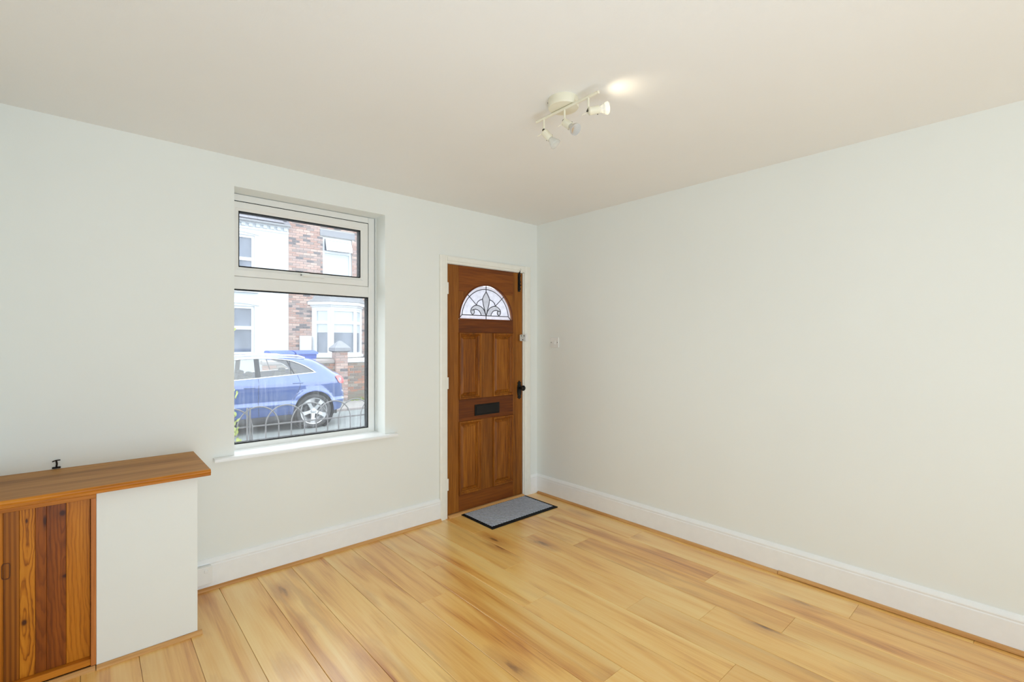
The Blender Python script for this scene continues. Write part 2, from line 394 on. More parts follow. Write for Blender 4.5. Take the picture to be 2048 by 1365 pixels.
MB().prism([(-.030, 0), (.14, 0), (.14, .018), (-.010, .018), (-.026, .009)], 'x', -.982, -.179).build('threshold', M['beadx'], door)
DY0, DY1 = .002, .046
def dbox(name, mat, x0, x1, z0, z1, c=.0012): return MB().box(x0, x1, DY0, DY1, z0, z1, c).build(name, mat, door)
LX0, LX1 = -.978, -.183
PA, PB, PC, PD = -.872, -.646, -.522, -.293          # panel edges
dbox('stile', M['door_v'], LX0, PA, .021, 1.980); dbox('stile', M['door_v'], PD, LX1, .021, 1.980)
dbox('rail', M['door_h'], PA, PD, .021, .150)
dbox('rail', M['door_h'], PA, PD, .735, .910)
dbox('rail', M['door_h'], PA, PD, 1.445, 1.553)
dbox('muntin', M['door_v'], PB, PC, .150, .735); dbox('muntin', M['door_v'], PB, PC, .910, 1.445)
def panel(x0, x1, z0, z1):
    prof = [(0, .046), (0, .004), (.001, -.006), (.005, -.011), (.011, -.011), (.016, -.005), (.019, .003), (.024, .006), (.029, .015), (.034, .021), (.037, .021), (.052, .012), (.054, .012)]
    vs = []
    for ins, y in prof: vs += [(x0 + ins, y, z0 + ins), (x1 - ins, y, z0 + ins), (x1 - ins, y, z1 - ins), (x0 + ins, y, z1 - ins)]
    n = len(prof); fs = [(0, 1, 2, 3), tuple((n - 1) * 4 + k for k in (3, 2, 1, 0))]
    for i in range(n - 1):
        for k in range(4): fs.append((i * 4 + k, i * 4 + (k + 1) % 4, (i + 1) * 4 + (k + 1) % 4, (i + 1) * 4 + k))
    MB().add(vs, fs).build('panel', M['door_p'], door)
for x0, x1 in ((PA, PB), (PC, PD)):
    panel(x0, x1, .910, 1.445); panel(x0, x1, .150, .735)
# arched head: top rail, two spandrels and the moulded rim of the fanlight
FXC, FZC, FRX, FRZ = (PA + PD) / 2, 1.558, (PD - PA) / 2 - .012, .280
def ell(t, k=1.0): return (FXC + math.cos(t) * FRX * k, FZC + math.sin(t) * FRZ * k)
ZT = 1.775; ta = math.asin((ZT - FZC) / (FRZ * 1.04))
n = 20
top = [(PA, ZT), ] + [ell(PI - ta - (PI - 2 * ta) * i / n, 1.04) for i in range(n + 1)] + [(PD, ZT), (PD, 1.980), (PA, 1.980)]
vs = []; m = n + 1
arc = [ell(PI - ta - (PI - 2 * ta) * i / n, 1.04) for i in range(n + 1)]
def strip_solid(name, mat, lower, upper):
    k = len(lower); v = [(p[0], y, p[1]) for y in (DY0, DY1) for p in lower + upper]; f = []
    for i in range(k - 1):
        f += [(i, i + 1, k + i + 1, k + i), (2 * k + i, 3 * k + i, 3 * k + i + 1, 2 * k + i + 1), (i, 2 * k + i, 2 * k + i + 1, i + 1), (k + i, k + i + 1, 3 * k + i + 1, 3 * k + i)]
    f += [(0, k, 3 * k, 2 * k), (k - 1, 3 * k - 1, 4 * k - 1, 2 * k - 1)]
    MB().add(v, f).build(name, mat, door)
strip_solid('rail', M['door_h'], [(PA, ZT)] + arc + [(PD, ZT)], [(PA, 1.98)] + [(p[0], 1.98) for p in arc] + [(PD, 1.98)])
for sgn in (-1, 1):
    pts = [ell(PI - ta * i / 10 if sgn < 0 else ta * i / 10, 1.04) for i in range(11)]
    edge = PA if sgn < 0 else PD
    pts = [(max(PA, min(PD, p[0])), p[1]) for p in pts]; pts[0] = (pts[0][0], 1.553)
    lo = [(edge, p[1]) for p in pts]
    strip_solid('spandrel', M['door_v'], pts, lo)
mb = MB(); ring_pts = [ell(PI * i / 40, 1.02) for i in range(41)]
mb.tube([(p[0], .003, p[1]) for p in ring_pts] , .0065, 8); mb.tube([(ring_pts[-1][0], .003, FZC - .003), (ring_pts[0][0], .003, FZC - .003)], .005, 8)
mb.build('fanlight_bead', M['door_h'], door)

def lead_glass(name, film, col, rough=.15):
    t = NT(name); tr = t.new('ShaderNodeBsdfTransparent'); tr.inputs[0].default_value = col
    tl = t.new('ShaderNodeBsdfTranslucent'); n = t.noise(t.coords((1, 1, 1)), 35, 3)
    t.l(t.ramp(n, [(.3, tuple(c * .82 for c in col[:3]) + (1,)), (.7, col)]), tl.inputs[0])
    gl = t.new('ShaderNodeBsdfGlossy'); gl.inputs['Roughness'].default_value = rough
    m = t.new('ShaderNodeMixShader'); m.inputs[0].default_value = film; t.l(tr.outputs[0], m.inputs[1]); t.l(tl.outputs[0], m.inputs[2])
    m2 = t.new('ShaderNodeMixShader'); m2.inputs[0].default_value = .06; t.l(m.outputs[0], m2.inputs[1]); t.l(gl.outputs[0], m2.inputs[2])
    t.l(m2.outputs[0], t.out.inputs[0]); return t.m
M['lead1'] = lead_glass('obscured_glass', .75, (.96, .97, 1, 1)); M['lead2'] = lead_glass('bevelled_glass', .6, (.96, .95, .97, 1)); M['lead3'] = lead_glass('textured_grey_glass', .8, (.80, .81, .82, 1))
fan = MB()
# a thin backing light of clear glass carries the pieces
def fanp(u, v): return (FXC + u * FRX, FZC + v * FRZ)
fan_root = None
def glass_piece(pts, mat, y=.020, th=.003):
    p = [fanp(*q) for q in pts]
    return MB().prism(p, 'y', y, y + th).build('pane', mat, fan_root)
bk = [fanp(math.cos(PI * i / 32), math.sin(PI * i / 32)) for i in range(33)]
fan_root = MB().prism(bk, 'y', .030, .033).build('fanlight', M['lead2'], door); tag(fan_root, 'half-round fanlight of obscured glass with dark leading')
def arcpts(k, a, b, n=10): return [(k * math.cos(a + (b - a) * i / n), max(.0, k * math.sin(a + (b - a) * i / n))) for i in range(n + 1)]
B0 = .115
ka = .9; tb = math.asin(B0 / ka)
TD = math.atan2(.745, .70)
for a, b in ((0.0, TD), (TD, PI / 2), (PI / 2, PI - TD), (PI - TD, PI)):
    o = arcpts(.995, a, b); ia, ib = max(a, tb), min(b, PI - tb)
    glass_piece(o + arcpts(ka, ia, ib)[::-1], M['lead2'])
glass_piece([(-1 + .005, 0), (0, 0), (0, B0), (-ka * math.cos(tb), B0)], M['lead2']); glass_piece([(0, 0), (1 - .005, 0), (ka * math.cos(tb), B0), (0, B0)], M['lead2'])
for sg in (-1, 1):
    o = arcpts(ka, tb, TD); glass_piece([(sg * x, y) for x, y in o + [(.365, .42), (.50, .38), (.57, .25), (.5, B0)]], M['lead1'])
    o = arcpts(ka, TD, PI / 2); glass_piece([(sg * x, y) for x, y in o + [(0, .83), (.10, .70), (.14, .6), (.25, .56), (.365, .42)]], M['lead1'])
    glass_piece([(sg * x, y) for x, y in [(.14, .6), (.25, .565), (.33, .5), (.365, .42), (.28, .40), (.12, .33), (.02, .14), (.08, .4)]], M['lead1'], .0195)
    glass_piece([(sg * x, y) for x, y in [(.02, .14), (.12, .33), (.28, .40), (.43, .40), (.55, .31), (.575, .22), (.50, .14), (.44, .20), (.47, .27), (.32, .28), (.23, .22), (.19, B0), (.02, B0)]], M['lead3'], .0185)
glass_piece([(0, .83), (.08, .72), (.14, .61), (.11, .45), (.03, .2), (0, B0), (-.03, .2), (-.11, .45), (-.14, .61), (-.08, .72)], M['lead3'], .018)
M['lead'] = plain('dark_lead_came', (.05, .055, .06, 1), .45, .4)
cames = [arcpts(ka, tb, PI - tb, 30), [(-ka * math.cos(tb), B0), (ka * math.cos(tb), B0)], [(0, 1), (0, .83)], [(0, B0), (0, 0)],
         [(0, .83), (.08, .72), (.14, .61), (.11, .45), (.03, .2), (0, B0)], [(0, .83), (-.08, .72), (-.14, .61), (-.11, .45), (-.03, .2), (0, B0)]]
for sg in (-1, 1):
    for c in ([(.70, .715), (.365, .42)], [(1, 0), (ka * math.cos(tb), B0)], [(.14, .6), (.25, .565), (.33, .5), (.365, .42)],
              [(.01, .14), (.06, .25), (.12, .33), (.2, .38), (.28, .405), (.36, .415), (.43, .40), (.5, .36), (.55, .31), (.575, .25), (.57, .2), (.54, .15), (.5, .135), (.46, .16), (.44, .20), (.445, .25), (.48, .275), (.54, .26)],
              [(.48, .275), (.40, .295), (.32, .28), (.265, .25), (.23, .21), (.20, .16), (.19, B0)]):
        cames.append([(sg * x, y) for x, y in c])
for sg in (-1, 1): glass_piece([(sg * x, y) for x, y in [(.195, B0), (.235, .22), (.32, .275), (.44, .265), (.435, .2), (.455, .16), (.5, .135), (.5, B0)]], M['lead1'])
for c in cames:
    q = [fanp(*p) for p in c]; MB().tube([(p[0], .017, p[1]) for p in q], .0034, 6).build('lead_came', M['lead'], fan_root)
# ironmongery
mb = MB(); mb.prism([(-.715, .768), (-.452, .768), (-.452, .858), (-.715, .858)], 'y', DY0 - .005, DY0 + .002)
lp = mb.build('letter_plate', M['black'], door)
mb = MB(); mb.box(-.700, -.466, DY0 - .009, DY0 - .005, .778, .848, .002); mb.build('flap', M['black'], lp)
mb = MB(); mb.box(-.232, -.172, -.024, -.002, 1.378, 1.436, .004)
la = tag(mb.build('rim_latch', M['chrome'], door), 'small silver rim latch on the door frame')
mb = MB(); mb.box(-.172, -.140, -.034, -.014, 1.376, 1.438, .003); mb.build('keep', M['switch'], la)
for dx, dz in ((-.220, 1.424), (-.184, 1.424), (-.202, 1.39)):
    MB().lathe([(0, 0), (.004, 0), (.004, .003), (0, .003)], (dx, -.024, dz), (0, -1, 0), 10).build('screw', M['screw'], la)
out = [(0, -.080), (.010, -.072), (.022, -.066), (.014, -.054), (.020, -.045), (.024, -.02), (.024, .02), (.020, .045), (.014, .054), (.022, .066), (.010, .072), (0, .084)]
pl = [(-.222 + x, .945 + z) for x, z in out] + [(-.222 - x, .945 + z) for x, z in out[1:-1][::-1]]
hp = MB().prism(pl, 'y', -.004, .003).build('handle_plate', M['black'], door)
mb = MB(); mb.lathe([(.010, 0), (.009, .030), (.016, .036), (.023, .044), (.024, .052), (.019, .060), (.008, .064), (0, .065)], (-.222, -.003, .965), (0, -1, 0), 20); mb.build('knob', M['black'], hp)
MB().lathe([(.006, 0), (.006, .004), (.0, .004)], (-.222, -.004, .905), (0, -1, 0), 14).build('keyhole_cover', M['screw'], hp)
mb = MB(); mb.box(-.238, -.210, -.003, .003, 1.815, 1.975, .002); bo = mb.build('tower_bolt', M['black'], door)
mb = MB(); mb.tube([(-.224, -.009, 1.825), (-.224, -.009, 1.99), (-.224, -.012, 2.000)], .006, 10); mb.tube([(-.224, -.012, 1.87), (-.224, -.028, 1.87)], .004, 8); mb.build('bolt_rod', M['black'], bo)
for z in (1.84, 1.90, 1.955): MB().box(-.236, -.212, -.014, -.002, z - .006, z + .006, .002).build('bolt_guide', M['black'], bo)
mb = MB(); mb.tube([(-.224, -.010, 2.0), (-.224, -.022, 2.0), (-.224, -.022, 2.014), (-.224, -.021, 2.014)], .004, 8); mb.build('bolt_hook', M['chrome'], bo)
for z in (1.79, 1.05, .26):
    mb = MB(); mb.lathe([(0, -.045), (.007, -.045), (.007, .045), (0, .045)], (-.982, -.006, z), (0, 0, 1), 12); mb.build('hinge', M['trimcream'], door)

# ------------------------------------------------------------------ doormat
mat_o = tag(empty('doormat', (-.516, -.214, 0)), 'grey ribbed doormat with a black rubber border at the foot of the front door', 'doormat')
x0, x1, y0, y1 = -.868, -.166, -.414, -.014
MB().box(x0, x1, y0, y1, 0, .006, .002).build('rubber_border', M['gasket'], mat_o)
t = NT('grey_rib_pile'); v = t.coords((1, 1, 1), False)
wv = t.new('ShaderNodeTexWave', wave_type='BANDS', bands_direction='DIAGONAL'); t.l(v, wv.inputs['Vector'])
for k, x in (('Scale', 24), ('Distortion', 1.6), ('Detail', 2), ('Detail Scale', 3)): wv.inputs[k].default_value = x
n1 = t.noise(v, 400, 2)
t.set(Base_Color=t.ramp(t.math('ADD', t.math('MULTIPLY', wv.outputs['Fac'], .55), t.math('MULTIPLY', n1, .45)), [(.3, srgb(128, 136, 152)), (.7, srgb(222, 230, 246))]), Roughness=.95, Specular_IOR_Level=.1)
t.bump(wv.outputs['Fac'], .9, .006); M['pile'] = t.m
bw = .021
vs = [(x0 + .026, y0 + .036), (x1 - .026, y0 + .036), (x1 - .026, y1 - .022), (x0 + .026, y1 - .022)]
MB().prism([(p[0], p[1]) for p in vs], 'z', .0045, .009).build('ribbed_pile', M['pile'], mat_o)

# ------------------------------------------------------------------ light switch, socket, cable clip
sw = tag(empty('light_switch', (0, -.225, 1.366)), 'white square light switch on the right wall beside the front door', 'light switch')
MB().box(-.009, 0, -.273, -.178, 1.322, 1.409, .003).build('switch_plate', M['switch'], sw)
MB().prism([(-.009, 1.350), (-.0145, 1.352), (-.011, 1.381), (-.009, 1.381)], 'y', -.236, -.215).build('rocker', M['switch'], sw)
for y in (-.262, -.189): MB().lathe([(0, 0), (.0035, 0), (.0035, .002), (0, .002)], (-.009, y, 1.366), (-1, 0, 0), 10).build('screw', M['screw'], sw)
so = tag(empty('wall_socket', (-2.605, -.02, .095)), 'white surface socket on the skirting between cupboard and window wall', 'socket')
MB().box(-2.650, -2.562, -.046, -.0205, .050, .142, .003).build('back_box', M['switch'], so)
MB().box(-2.652, -2.560, -.055, -.046, .048, .144, .003).build('socket_plate', M['switch'], so)
MB().box(-2.598, -2.580, -.059, -.055, .112, .130, .002).build('rocker', M['switch'], so)
ck = tag(empty('cable_clip', (-3.18, 0, .80)), 'tiny black clip on the wall just above the cupboard top', 'clip')
MB().box(-3.195, -3.165, -.006, 0, .777, .786, .002).build('clip_base', M['black'], ck)
MB().tube([(-3.18, -.004, .784), (-3.178, -.012, .800), (-3.180, -.010, .815)], .0035, 8).build('clip_post', M['black'], ck)
MB().tube([(-3.194, -.010, .812), (-3.18, -.010, .817), (-3.166, -.010, .8165)], .0025, 8).build('clip_hook', M['black'], ck)

# ------------------------------------------------------------------ ceiling spotlight bar
sp = tag(empty('ceiling_spotlight', (-1.513, -1.69, H)), 'cream three-head spotlight bar on the ceiling', 'ceiling light')
MB().lathe([(0, 0), (.066, 0), (.067, -.004), (.067, -.034), (.064, -.039), (.055, -.040), (0, -.040)], (-1.513, -1.69, H), (0, 0, 1), 48).build('ceiling_rose', M['cream'], sp)
MB().lathe([(0, 0), (.0025, 0), (.0025, .002), (0, .002)], (-1.513 - .05, -1.69 + .045, H - .015), (-.74, .67, 0), 8).build('screw', M['screw'], sp)
BX, BZ = -1.522, 2.3895
MB().tube([(BX, -1.533, BZ), (BX, -1.89, BZ)], .0065, 12).build('bar', M['cream'], sp)
t = NT('silvered_lamp_glass'); t.set(Base_Color=(.66, .66, .68, 1), Roughness=.2, Metallic=.8); t.noise(t.coords(), 8); M['lampglass'] = t.m
t = NT('clear_frosted_lamp'); t.set(Base_Color=(.93, .93, .9, 1), Roughness=.2, Transmission_Weight=.55, IOR=1.3); t.noise(t.coords(), 8); M['lampclear'] = t.m
t = NT('lit_lamp_face'); t.set(Base_Color=(1, .95, .85, 1), Emission_Color=(1, .88, .65, 1), Emission_Strength=1.0); M['lit'] = t.m
R_ = Vector((.746, -.666, 0)); F_ = Vector((.666, .746, 0)); U_ = Vector((0, 0, 1))
def head(y, drop, d, lit, gm):
    d = d.normalized(); base = Vector((BX, y, BZ - .004)); piv = base - U_ * drop
    st = MB().tube([base, piv + U_ * .002], .0045, 10).build('stem', M['cream'], sp)
    MB().lathe([(0, -.008), (.0065, -.008), (.0065, .008), (0, .008)], piv, d.cross(U_).normalized(), 12).build('pivot', M['screw'], st)
    c = piv + d * .004 - U_ * .004
    b = MB().lathe([(0, -.006), (.010, -.006), (.0165, -.001), (.0165, .040), (.0155, .043), (0, .043)], c, d, 24).build('lamp_holder', M['cream'], sp)
    for s_ in (-1, 1):
        q = d.cross(U_).normalized(); q2 = q.cross(d); p = c + d * .034 + q2 * (.0163 * s_) - q * .004
        MB().lathe([(0, 0), (.0025, 0), (.0025, .0015), (0, .0015)], p, q2 * s_, 8).build('screw', M['screw'], b)
    lamp = MB().lathe([(.012, .036), (.013, .050), (.018, .060), (.0245, .074), (.0255, .078), (.0255, .081), (.022, .0815)], c, d, 28).build('lamp', gm, sp)
    MB().lathe([(0, .079), (.015, .0795), (.0225, .080), (.0225, .0815), (.014, .0835), (0, .084)], c, d, 24).build('lamp_face', M['lit'] if lit else gm, lamp)
    q = (-F_ * .2 - R_ * .75 - U_ * .5).normalized()
    MB().tube([c + q * .010, c + q * .040], .0016, 6).build('lever', M['cream'], b)
    return c, d
head(-1.580, .052, R_ * .50 - U_ * .62 - F_ * .15, False, M['lampclear'])
head(-1.705, .052, R_ * .48 - U_ * .60 - F_ * .55, False, M['lampglass'])
c3, d3 = head(-1.837, .052, R_ * .95 + U_ * .22 + F_ * .12, True, M['lampclear'])
sl = bpy.data.lights.new('spot_lamp', 'SPOT'); sl.energy = .42; sl.color = (1, .86, .62); sl.spot_size = math.radians(110); sl.spot_blend = 1.0; sl.shadow_soft_size = .02
so_ = bpy.data.objects.new('spot_lamp', sl); COL.objects.link(so_); so_.location = c3 + d3 * .092
so_.rotation_euler = (R_ * .48 + U_ * .70 + F_ * .02).to_track_quat('-Z', 'Y').to_euler()

# ------------------------------------------------------------------ boxed-in cupboard
cb = tag(empty('boxed_cupboard', (-3.07, -.223, 0)), 'low boxed-in cupboard with oak top, white side and pine sliding door under the window wall', 'cupboard')
YF = -.446
M['oaktop'] = wood('varnished_oak_top', [srgb(134, 88, 38), srgb(170, 118, 58), srgb(192, 140, 78)], 'x', 70, .05, .5, .4, big=8)
M['oakrail'] = wood('varnished_oak_rail', [srgb(156, 88, 14), srgb(202, 126, 32), srgb(220, 150, 54)], 'x', 60, .05, .45, .4)
M['pinestile'] = wood('red_pine_stile', [srgb(160, 88, 34), srgb(196, 122, 60), srgb(214, 150, 96)], 'z', 60, .05, .45, .4)
yf = YF - .048
nose = [(0, .775), (0, .745), (YF - .012, .745), (YF - .012, .7455), (yf + .004, .746), (yf, .750), (yf, .757), (yf + .003, .759), (yf - .003, .763), (yf - .002, .769), (yf + .004, .774), (yf + .010, .775)]
mb = MB()
k = len(nose); xa, xb = X0, -2.640
mb.prism(nose, 'x', xa, xb); topo = mb.build('worktop', M['oaktop'], cb)
mb = MB(); mb.prism([(yf - .0035, .7635), (yf - .003, .7685), (yf + .002, .7742), (yf + .008, .7755), (yf + .008, .747), (yf - .0005, .7475), (yf - .0008, .757)], 'x', xa, xb + .0005); mb.tube([(xb - .004, yf + .003, .7605), (xb - .002, -.01, .7605)], .0125, 10, rz=.006); mb.build('nosing', M['oakrail'], cb)
mb = MB(); mb.box(-3.043, -2.685, YF, YF + .018, .016, .745, .001); mb.box(-2.703, -2.685, YF + .018, -.02, .016, .745); mb.build('panel', M['wall'], cb)
MB().box(X0, -3.0435, YF - .004, YF + .02, .7185, .7448, .001).build('rail', M['oakrail'], cb)
MB().prism([(YF - .012, .7448), (YF - .004, .7448), (YF - .004, .734), (YF - .010, .738)], 'x', X0, -3.0435).build('moulding', M['oakrail'], cb)
MB().box(-3.0605, -3.0435, YF - .001, YF + .05, .019, .718, .001).build('stile', M['pinestile'], cb)
MB().box(X0, -3.061, YF + .001, YF + .05, .022, .0485, .002).build('track', M['oakrail'], cb)
dr = MB().box(X0 + .002, -3.062, YF + .040, YF + .046, .049, .718).build('sliding_door', M['subfloor'], cb)
def pine(name, dark, mid, light, knots, cath, big=14):
    """knots: (x, z) on the board, in metres; growth rings stretch along the board around each of them"""
    t = NT(name); v = t.coords((1, 1, .07)); lo = t.noise(v, big, 3, .6, .5); hi = t.noise(t.coords((1, 1, .02)), 170, 3, .6, .2)
    tc = t.new('ShaderNodeTexCoord'); f = t.math('ADD', t.math('MULTIPLY', lo, .6), t.math('MULTIPLY', hi, .4))
    nz = t.math('SUBTRACT', t.noise(t.coords((1, 1, .25)), 22, 3), .5); mk = mr = None
    for (kx, kz, rx, rz) in knots:
        def dist(ax, az):
            s_ = t.new('ShaderNodeVectorMath', operation='SUBTRACT'); t.l(tc.outputs['Object'], s_.inputs[0]); s_.inputs[1].default_value = (kx, 0, kz)
            m_ = t.new('ShaderNodeVectorMath', operation='MULTIPLY'); t.l(s_.outputs[0], m_.inputs[0]); m_.inputs[1].default_value = (1 / ax, 0, 1 / az)
            ln = t.new('ShaderNodeVectorMath', operation='LENGTH'); t.l(m_.outputs[0], ln.inputs[0]); return ln.outputs['Value']
        a, b = dist(rx, rz), dist(.020, .19)
        mk = a if mk is None else t.math('MINIMUM', mk, a); mr = b if mr is None else t.math('SMOOTH_MIN', mr, b, .6)
    if mr is None:
        wv = t.new('ShaderNodeTexWave', wave_type='BANDS', bands_direction='X'); t.l(t.coords((1, 1, .05)), wv.inputs['Vector'])
        for k, x in (('Scale', 22), ('Distortion', 4), ('Detail', 2), ('Detail Scale', .7)): wv.inputs[k].default_value = x
        ringf = wv.outputs['Fac']
    else:
        d = t.math('ADD', mr, t.math('MULTIPLY', nz, 1.7))
        sw = t.math('FRACT', t.math('MULTIPLY', t.math('POWER', t.math('MAXIMUM', d, 0.0), .85), 2.3))      # slow rise, quick fall: early and late wood
        ringf = t.ramp(sw, [(0, (.8, .8, .8, 1)), (.35, WHITE), (.85, (.0, .0, .0, 1)), (1, (.8, .8, .8, 1))])
    f = t.math('ADD', t.math('MULTIPLY', f, 1 - cath), t.math('MULTIPLY', ringf, cath))
    c = t.ramp(f, [(.28, dark), (.48, mid), (.72, light)])
    if mk is not None:
        mk = t.math('ADD', mk, t.math('MULTIPLY', nz, .8))
        c = t.mix(t.math('MULTIPLY', t.ramp(t.math('DIVIDE', mk, 5.0), [(.1, WHITE), (.7, (0, 0, 0, 1))]), .5), c, dark)
        c = t.mix(t.ramp(t.math('DIVIDE', mk, 4.0), [(.17, (.9, .9, .9, 1)), (.36, (0, 0, 0, 1))]), c, srgb(60, 24, 8))
    t.set(Base_Color=c, Roughness=.4, Specular_IOR_Level=.3); t.bump(hi, .03, .003); return t.m
AMB = [srgb(140, 76, 8), srgb(190, 114, 18), srgb(212, 138, 36)]; BRN = [srgb(106, 54, 8), srgb(150, 86, 16), srgb(180, 112, 30)]; RED = [srgb(92, 42, 6), srgb(128, 64, 10), srgb(168, 92, 22)]
boards = [(X0 + .004, -3.314, AMB, [], .2), (-3.314, -3.270, BRN, [], .22), (-3.270, -3.226, AMB, [(-.009, .266, .007, .011), (-.002, .665, .003, .009)], .34),
          (-3.226, -3.194, RED, [(.012, .652, .005, .020)], .12), (-3.194, -3.136, RED, [(.028, .412, .009, .006), (.018, .672, .008, .010)], .14), (-3.136, -3.062, AMB, [(.040, .632, .003, .030), (.044, .42, .003, .016)], .14)]
for i, (a, b, cs, kn, ca) in enumerate(boards):
    m = pine('pine_board_%d' % i, *cs, kn, ca)
    me = MB().box((a - b) / 2 + .0003, (b - a) / 2 - .0003, YF + .028, YF + .040, .049, .718, .001)
    me = MB().box(-(b - a) / 2 + .0003, (b - a) / 2 - .0003, YF + .028 - .223 * 0, YF + .040, .049, .718, .0008).mesh('board', (0, 0, 0)); me.materials.append(m)
    o = link('board', me, dr, ((a + b) / 2, 0, 0))
# recessed finger pull
fp = [(math.cos(2 * PI * i / 28), math.sin(2 * PI * i / 28)) for i in range(28)]
M['pull'] = plain('worn_pull_rim', srgb(96, 50, 16), .4)
mb = MB(); mb.tube([(-3.3065 + .0105 * max(-1, min(1, 1.25 * c)), YF + .0275, .484 + .030 * max(-1, min(1, 1.2 * s_))) for c, s_ in fp], .0018, 6, closed=True); mb.build('finger_pull', M['pull'], dr)
# bead along the cupboard foot (floor edging)
BDc = [(YF + .0, 0), (YF - .018, 0), (YF - .018, .004), (YF - .014, .010), (YF - .006, .0155), (YF, .016)]
struct(MB().prism(BDc, 'x', -3.043, -2.668).build('trim_4', M['beadx']), 'oak bead along the foot of the white cupboard side', 'trim')
struct(MB().prism([(p[0] + .006, p[1]) for p in BDc], 'x', X0, -3.046).build('trim_5', M['beadx']), 'oak bead along the floor under the pine sliding door', 'trim')

# ================================================================== the street outside
ZR = -.35
M['asphalt'] = plain('worn_asphalt', (.20, .22, .22, 1), .8, var=.2, scale=30, bump=.2)
M['paving'] = plain('concrete_paving', (.27, .26, .25, 1), .85, var=.1, scale=9, bump=.05)
M['kerbstone'] = plain('pinkish_kerbstone', (.29, .26, .25, 1), .8, var=.1)
M['soil'] = plain('gravelly_soil', (.20, .18, .15, 1), .95, var=.2, scale=40, bump=.2)
struct(MB().box(-12, 14, 3.4, 8.45, ZR - .2, ZR).build('road', M['asphalt']), 'grey wet street between the two rows of houses', 'road')
struct(MB().box(-12, 14, 2.05, 3.4, ZR - .2, ZR + .06).build('pavement', M['paving']), 'near pavement below the hoop railing', 'pavement')
pv = struct(MB().box(-12, 14, 8.58, 10.0, ZR - .2, ZR + .055).build('pavement', M['paving']), 'far pavement behind the blue car', 'pavement')
me = MB().box(-.448, .448, -.065, .065, -.15, .06, .012).mesh('kerb_stone'); me.materials.append(M['kerbstone'])
for i in range(7): link('kerb_stone', me, pv, (-.5 + i * .9, 8.515, ZR))
struct(MB().box(-8, 8, .30, 2.05, ZR - .3, -.20).build('garden_ground', M['soil']), 'strip of front garden under the window', 'ground')
struct(MB().box(-8, 12, 10.0, 13.0, ZR - .3, -.02).build('yard_ground', M['soil']), 'front yard of the house across the street', 'ground')

# -------- hoop railing of the front garden
RY = 1.9
M['rail'] = plain('weathered_grey_railing_paint', (.17, .17, .18, 1), .5, var=.15)
rl = tag(empty('hoop_railing', (-1.6, RY, -.20)), 'low grey metal hoop railing just outside the window', 'railing')
mb = MB(); mb.tube([(-2.7, RY, .568), (-.35, RY, .568)], .008, 8, rz=.005); mb.build('rail', M['rail'], rl)
mb = MB(); mb.tube([(-2.7, RY, -.05), (-.35, RY, -.05)], .008, 8); mb.build('rail', M['rail'], rl)
r0 = .18; zs = .56; hp_ = [(-r0, -.2), (-r0, .3), (-r0, zs)] + [(-r0 * math.cos(PI * i / 16), zs + .19 * math.sin(PI * i / 16)) for i in range(1, 16)] + [(r0, zs), (r0, .3), (r0, -.2)]
me = MB().tube([(x, 0, z) for x, z in hp_], .0065, 8).mesh('hoop'); me.materials.append(M['rail'])
for i in range(-3, 6): link('hoop', me, rl, (-1.614 + .2385 * i, RY + (.007 if i % 2 else -.007), 0))
for x in (-1.957, -1.933): MB().box(x - .007, x + .007, RY - .03, RY - .016, -.2, .752, .003).build('post', M['rail'], rl)

# -------- shrub at the left edge of the window
t = NT('yellow_green_leaf'); t.set(Base_Color=t.ramp(t.noise(t.coords(), 12, 2), [(.3, srgb(150, 168, 84)), (.7, srgb(206, 212, 136))]), Roughness=.5, Subsurface_Weight=.0); M['leaf'] = t.m
M['twig'] = plain('brown_twig', (.12, .09, .05, 1), .8, var=.2)
sh = tag(empty('garden_shrub', (-2.55, .95, -.2)), 'yellow-green shrub at the left edge of the window outside', 'shrub')
lf = [(0, 0, 0), (.012, .018, .004), (.014, .036, .003), (0, .060, -.004), (-.014, .036, .003), (-.012, .018, .004)]
lme = MB().add([(0, 0, 0), (.012, .018, .004), (.014, .036, .003), (0, .060, -.004), (-.014, .036, .003), (-.012, .018, .004), (0, .022, -.002), (0, .04, -.003)],
               [(0, 1, 6), (1, 2, 7, 6), (2, 3, 7), (0, 6, 5), (6, 7, 4, 5), (7, 3, 4)]).mesh('leaf', fix=False); lme.materials.append(M['leaf'])
rs = random.Random(5)
tips = []
for k in range(11):
    a = rs.uniform(0, 2 * PI); top = Vector((-2.58 + math.cos(a) * rs.uniform(.05, .20), .95 + math.sin(a) * rs.uniform(.05, .2), rs.uniform(.55, 1.45)))
    b = Vector((-2.58, .95, -.2)); mid = (b + top) / 2 + Vector((rs.uniform(-.05, .05), rs.uniform(-.05, .05), 0))
    pth = [b + (mid - b) * 2 * q if q < .5 else mid + (top - mid) * (2 * q - 1) for q in [i / 8 for i in range(9)]]
    MB().tube(pth, [.007 - .005 * i / 8 for i in range(9)], 6).build('stem', M['twig'], sh); tips.append(pth)
for k in range(230):
    p = tips[k % 11]; q = p[rs.randint(3, 8)]; off = Vector((rs.gauss(0, .055), rs.gauss(0, .055), rs.gauss(0, .05)))
    if (q + off).x > -2.215: off.x = -2.215 - q.x - rs.uniform(0, .03)
    o = link('leaf', lme, sh, q + off); o.rotation_euler = (rs.uniform(-1, 1), rs.uniform(-1, 1), rs.uniform(0, 6.28)); s_ = rs.uniform(.6, 1.1); o.scale = (s_, s_, s_)

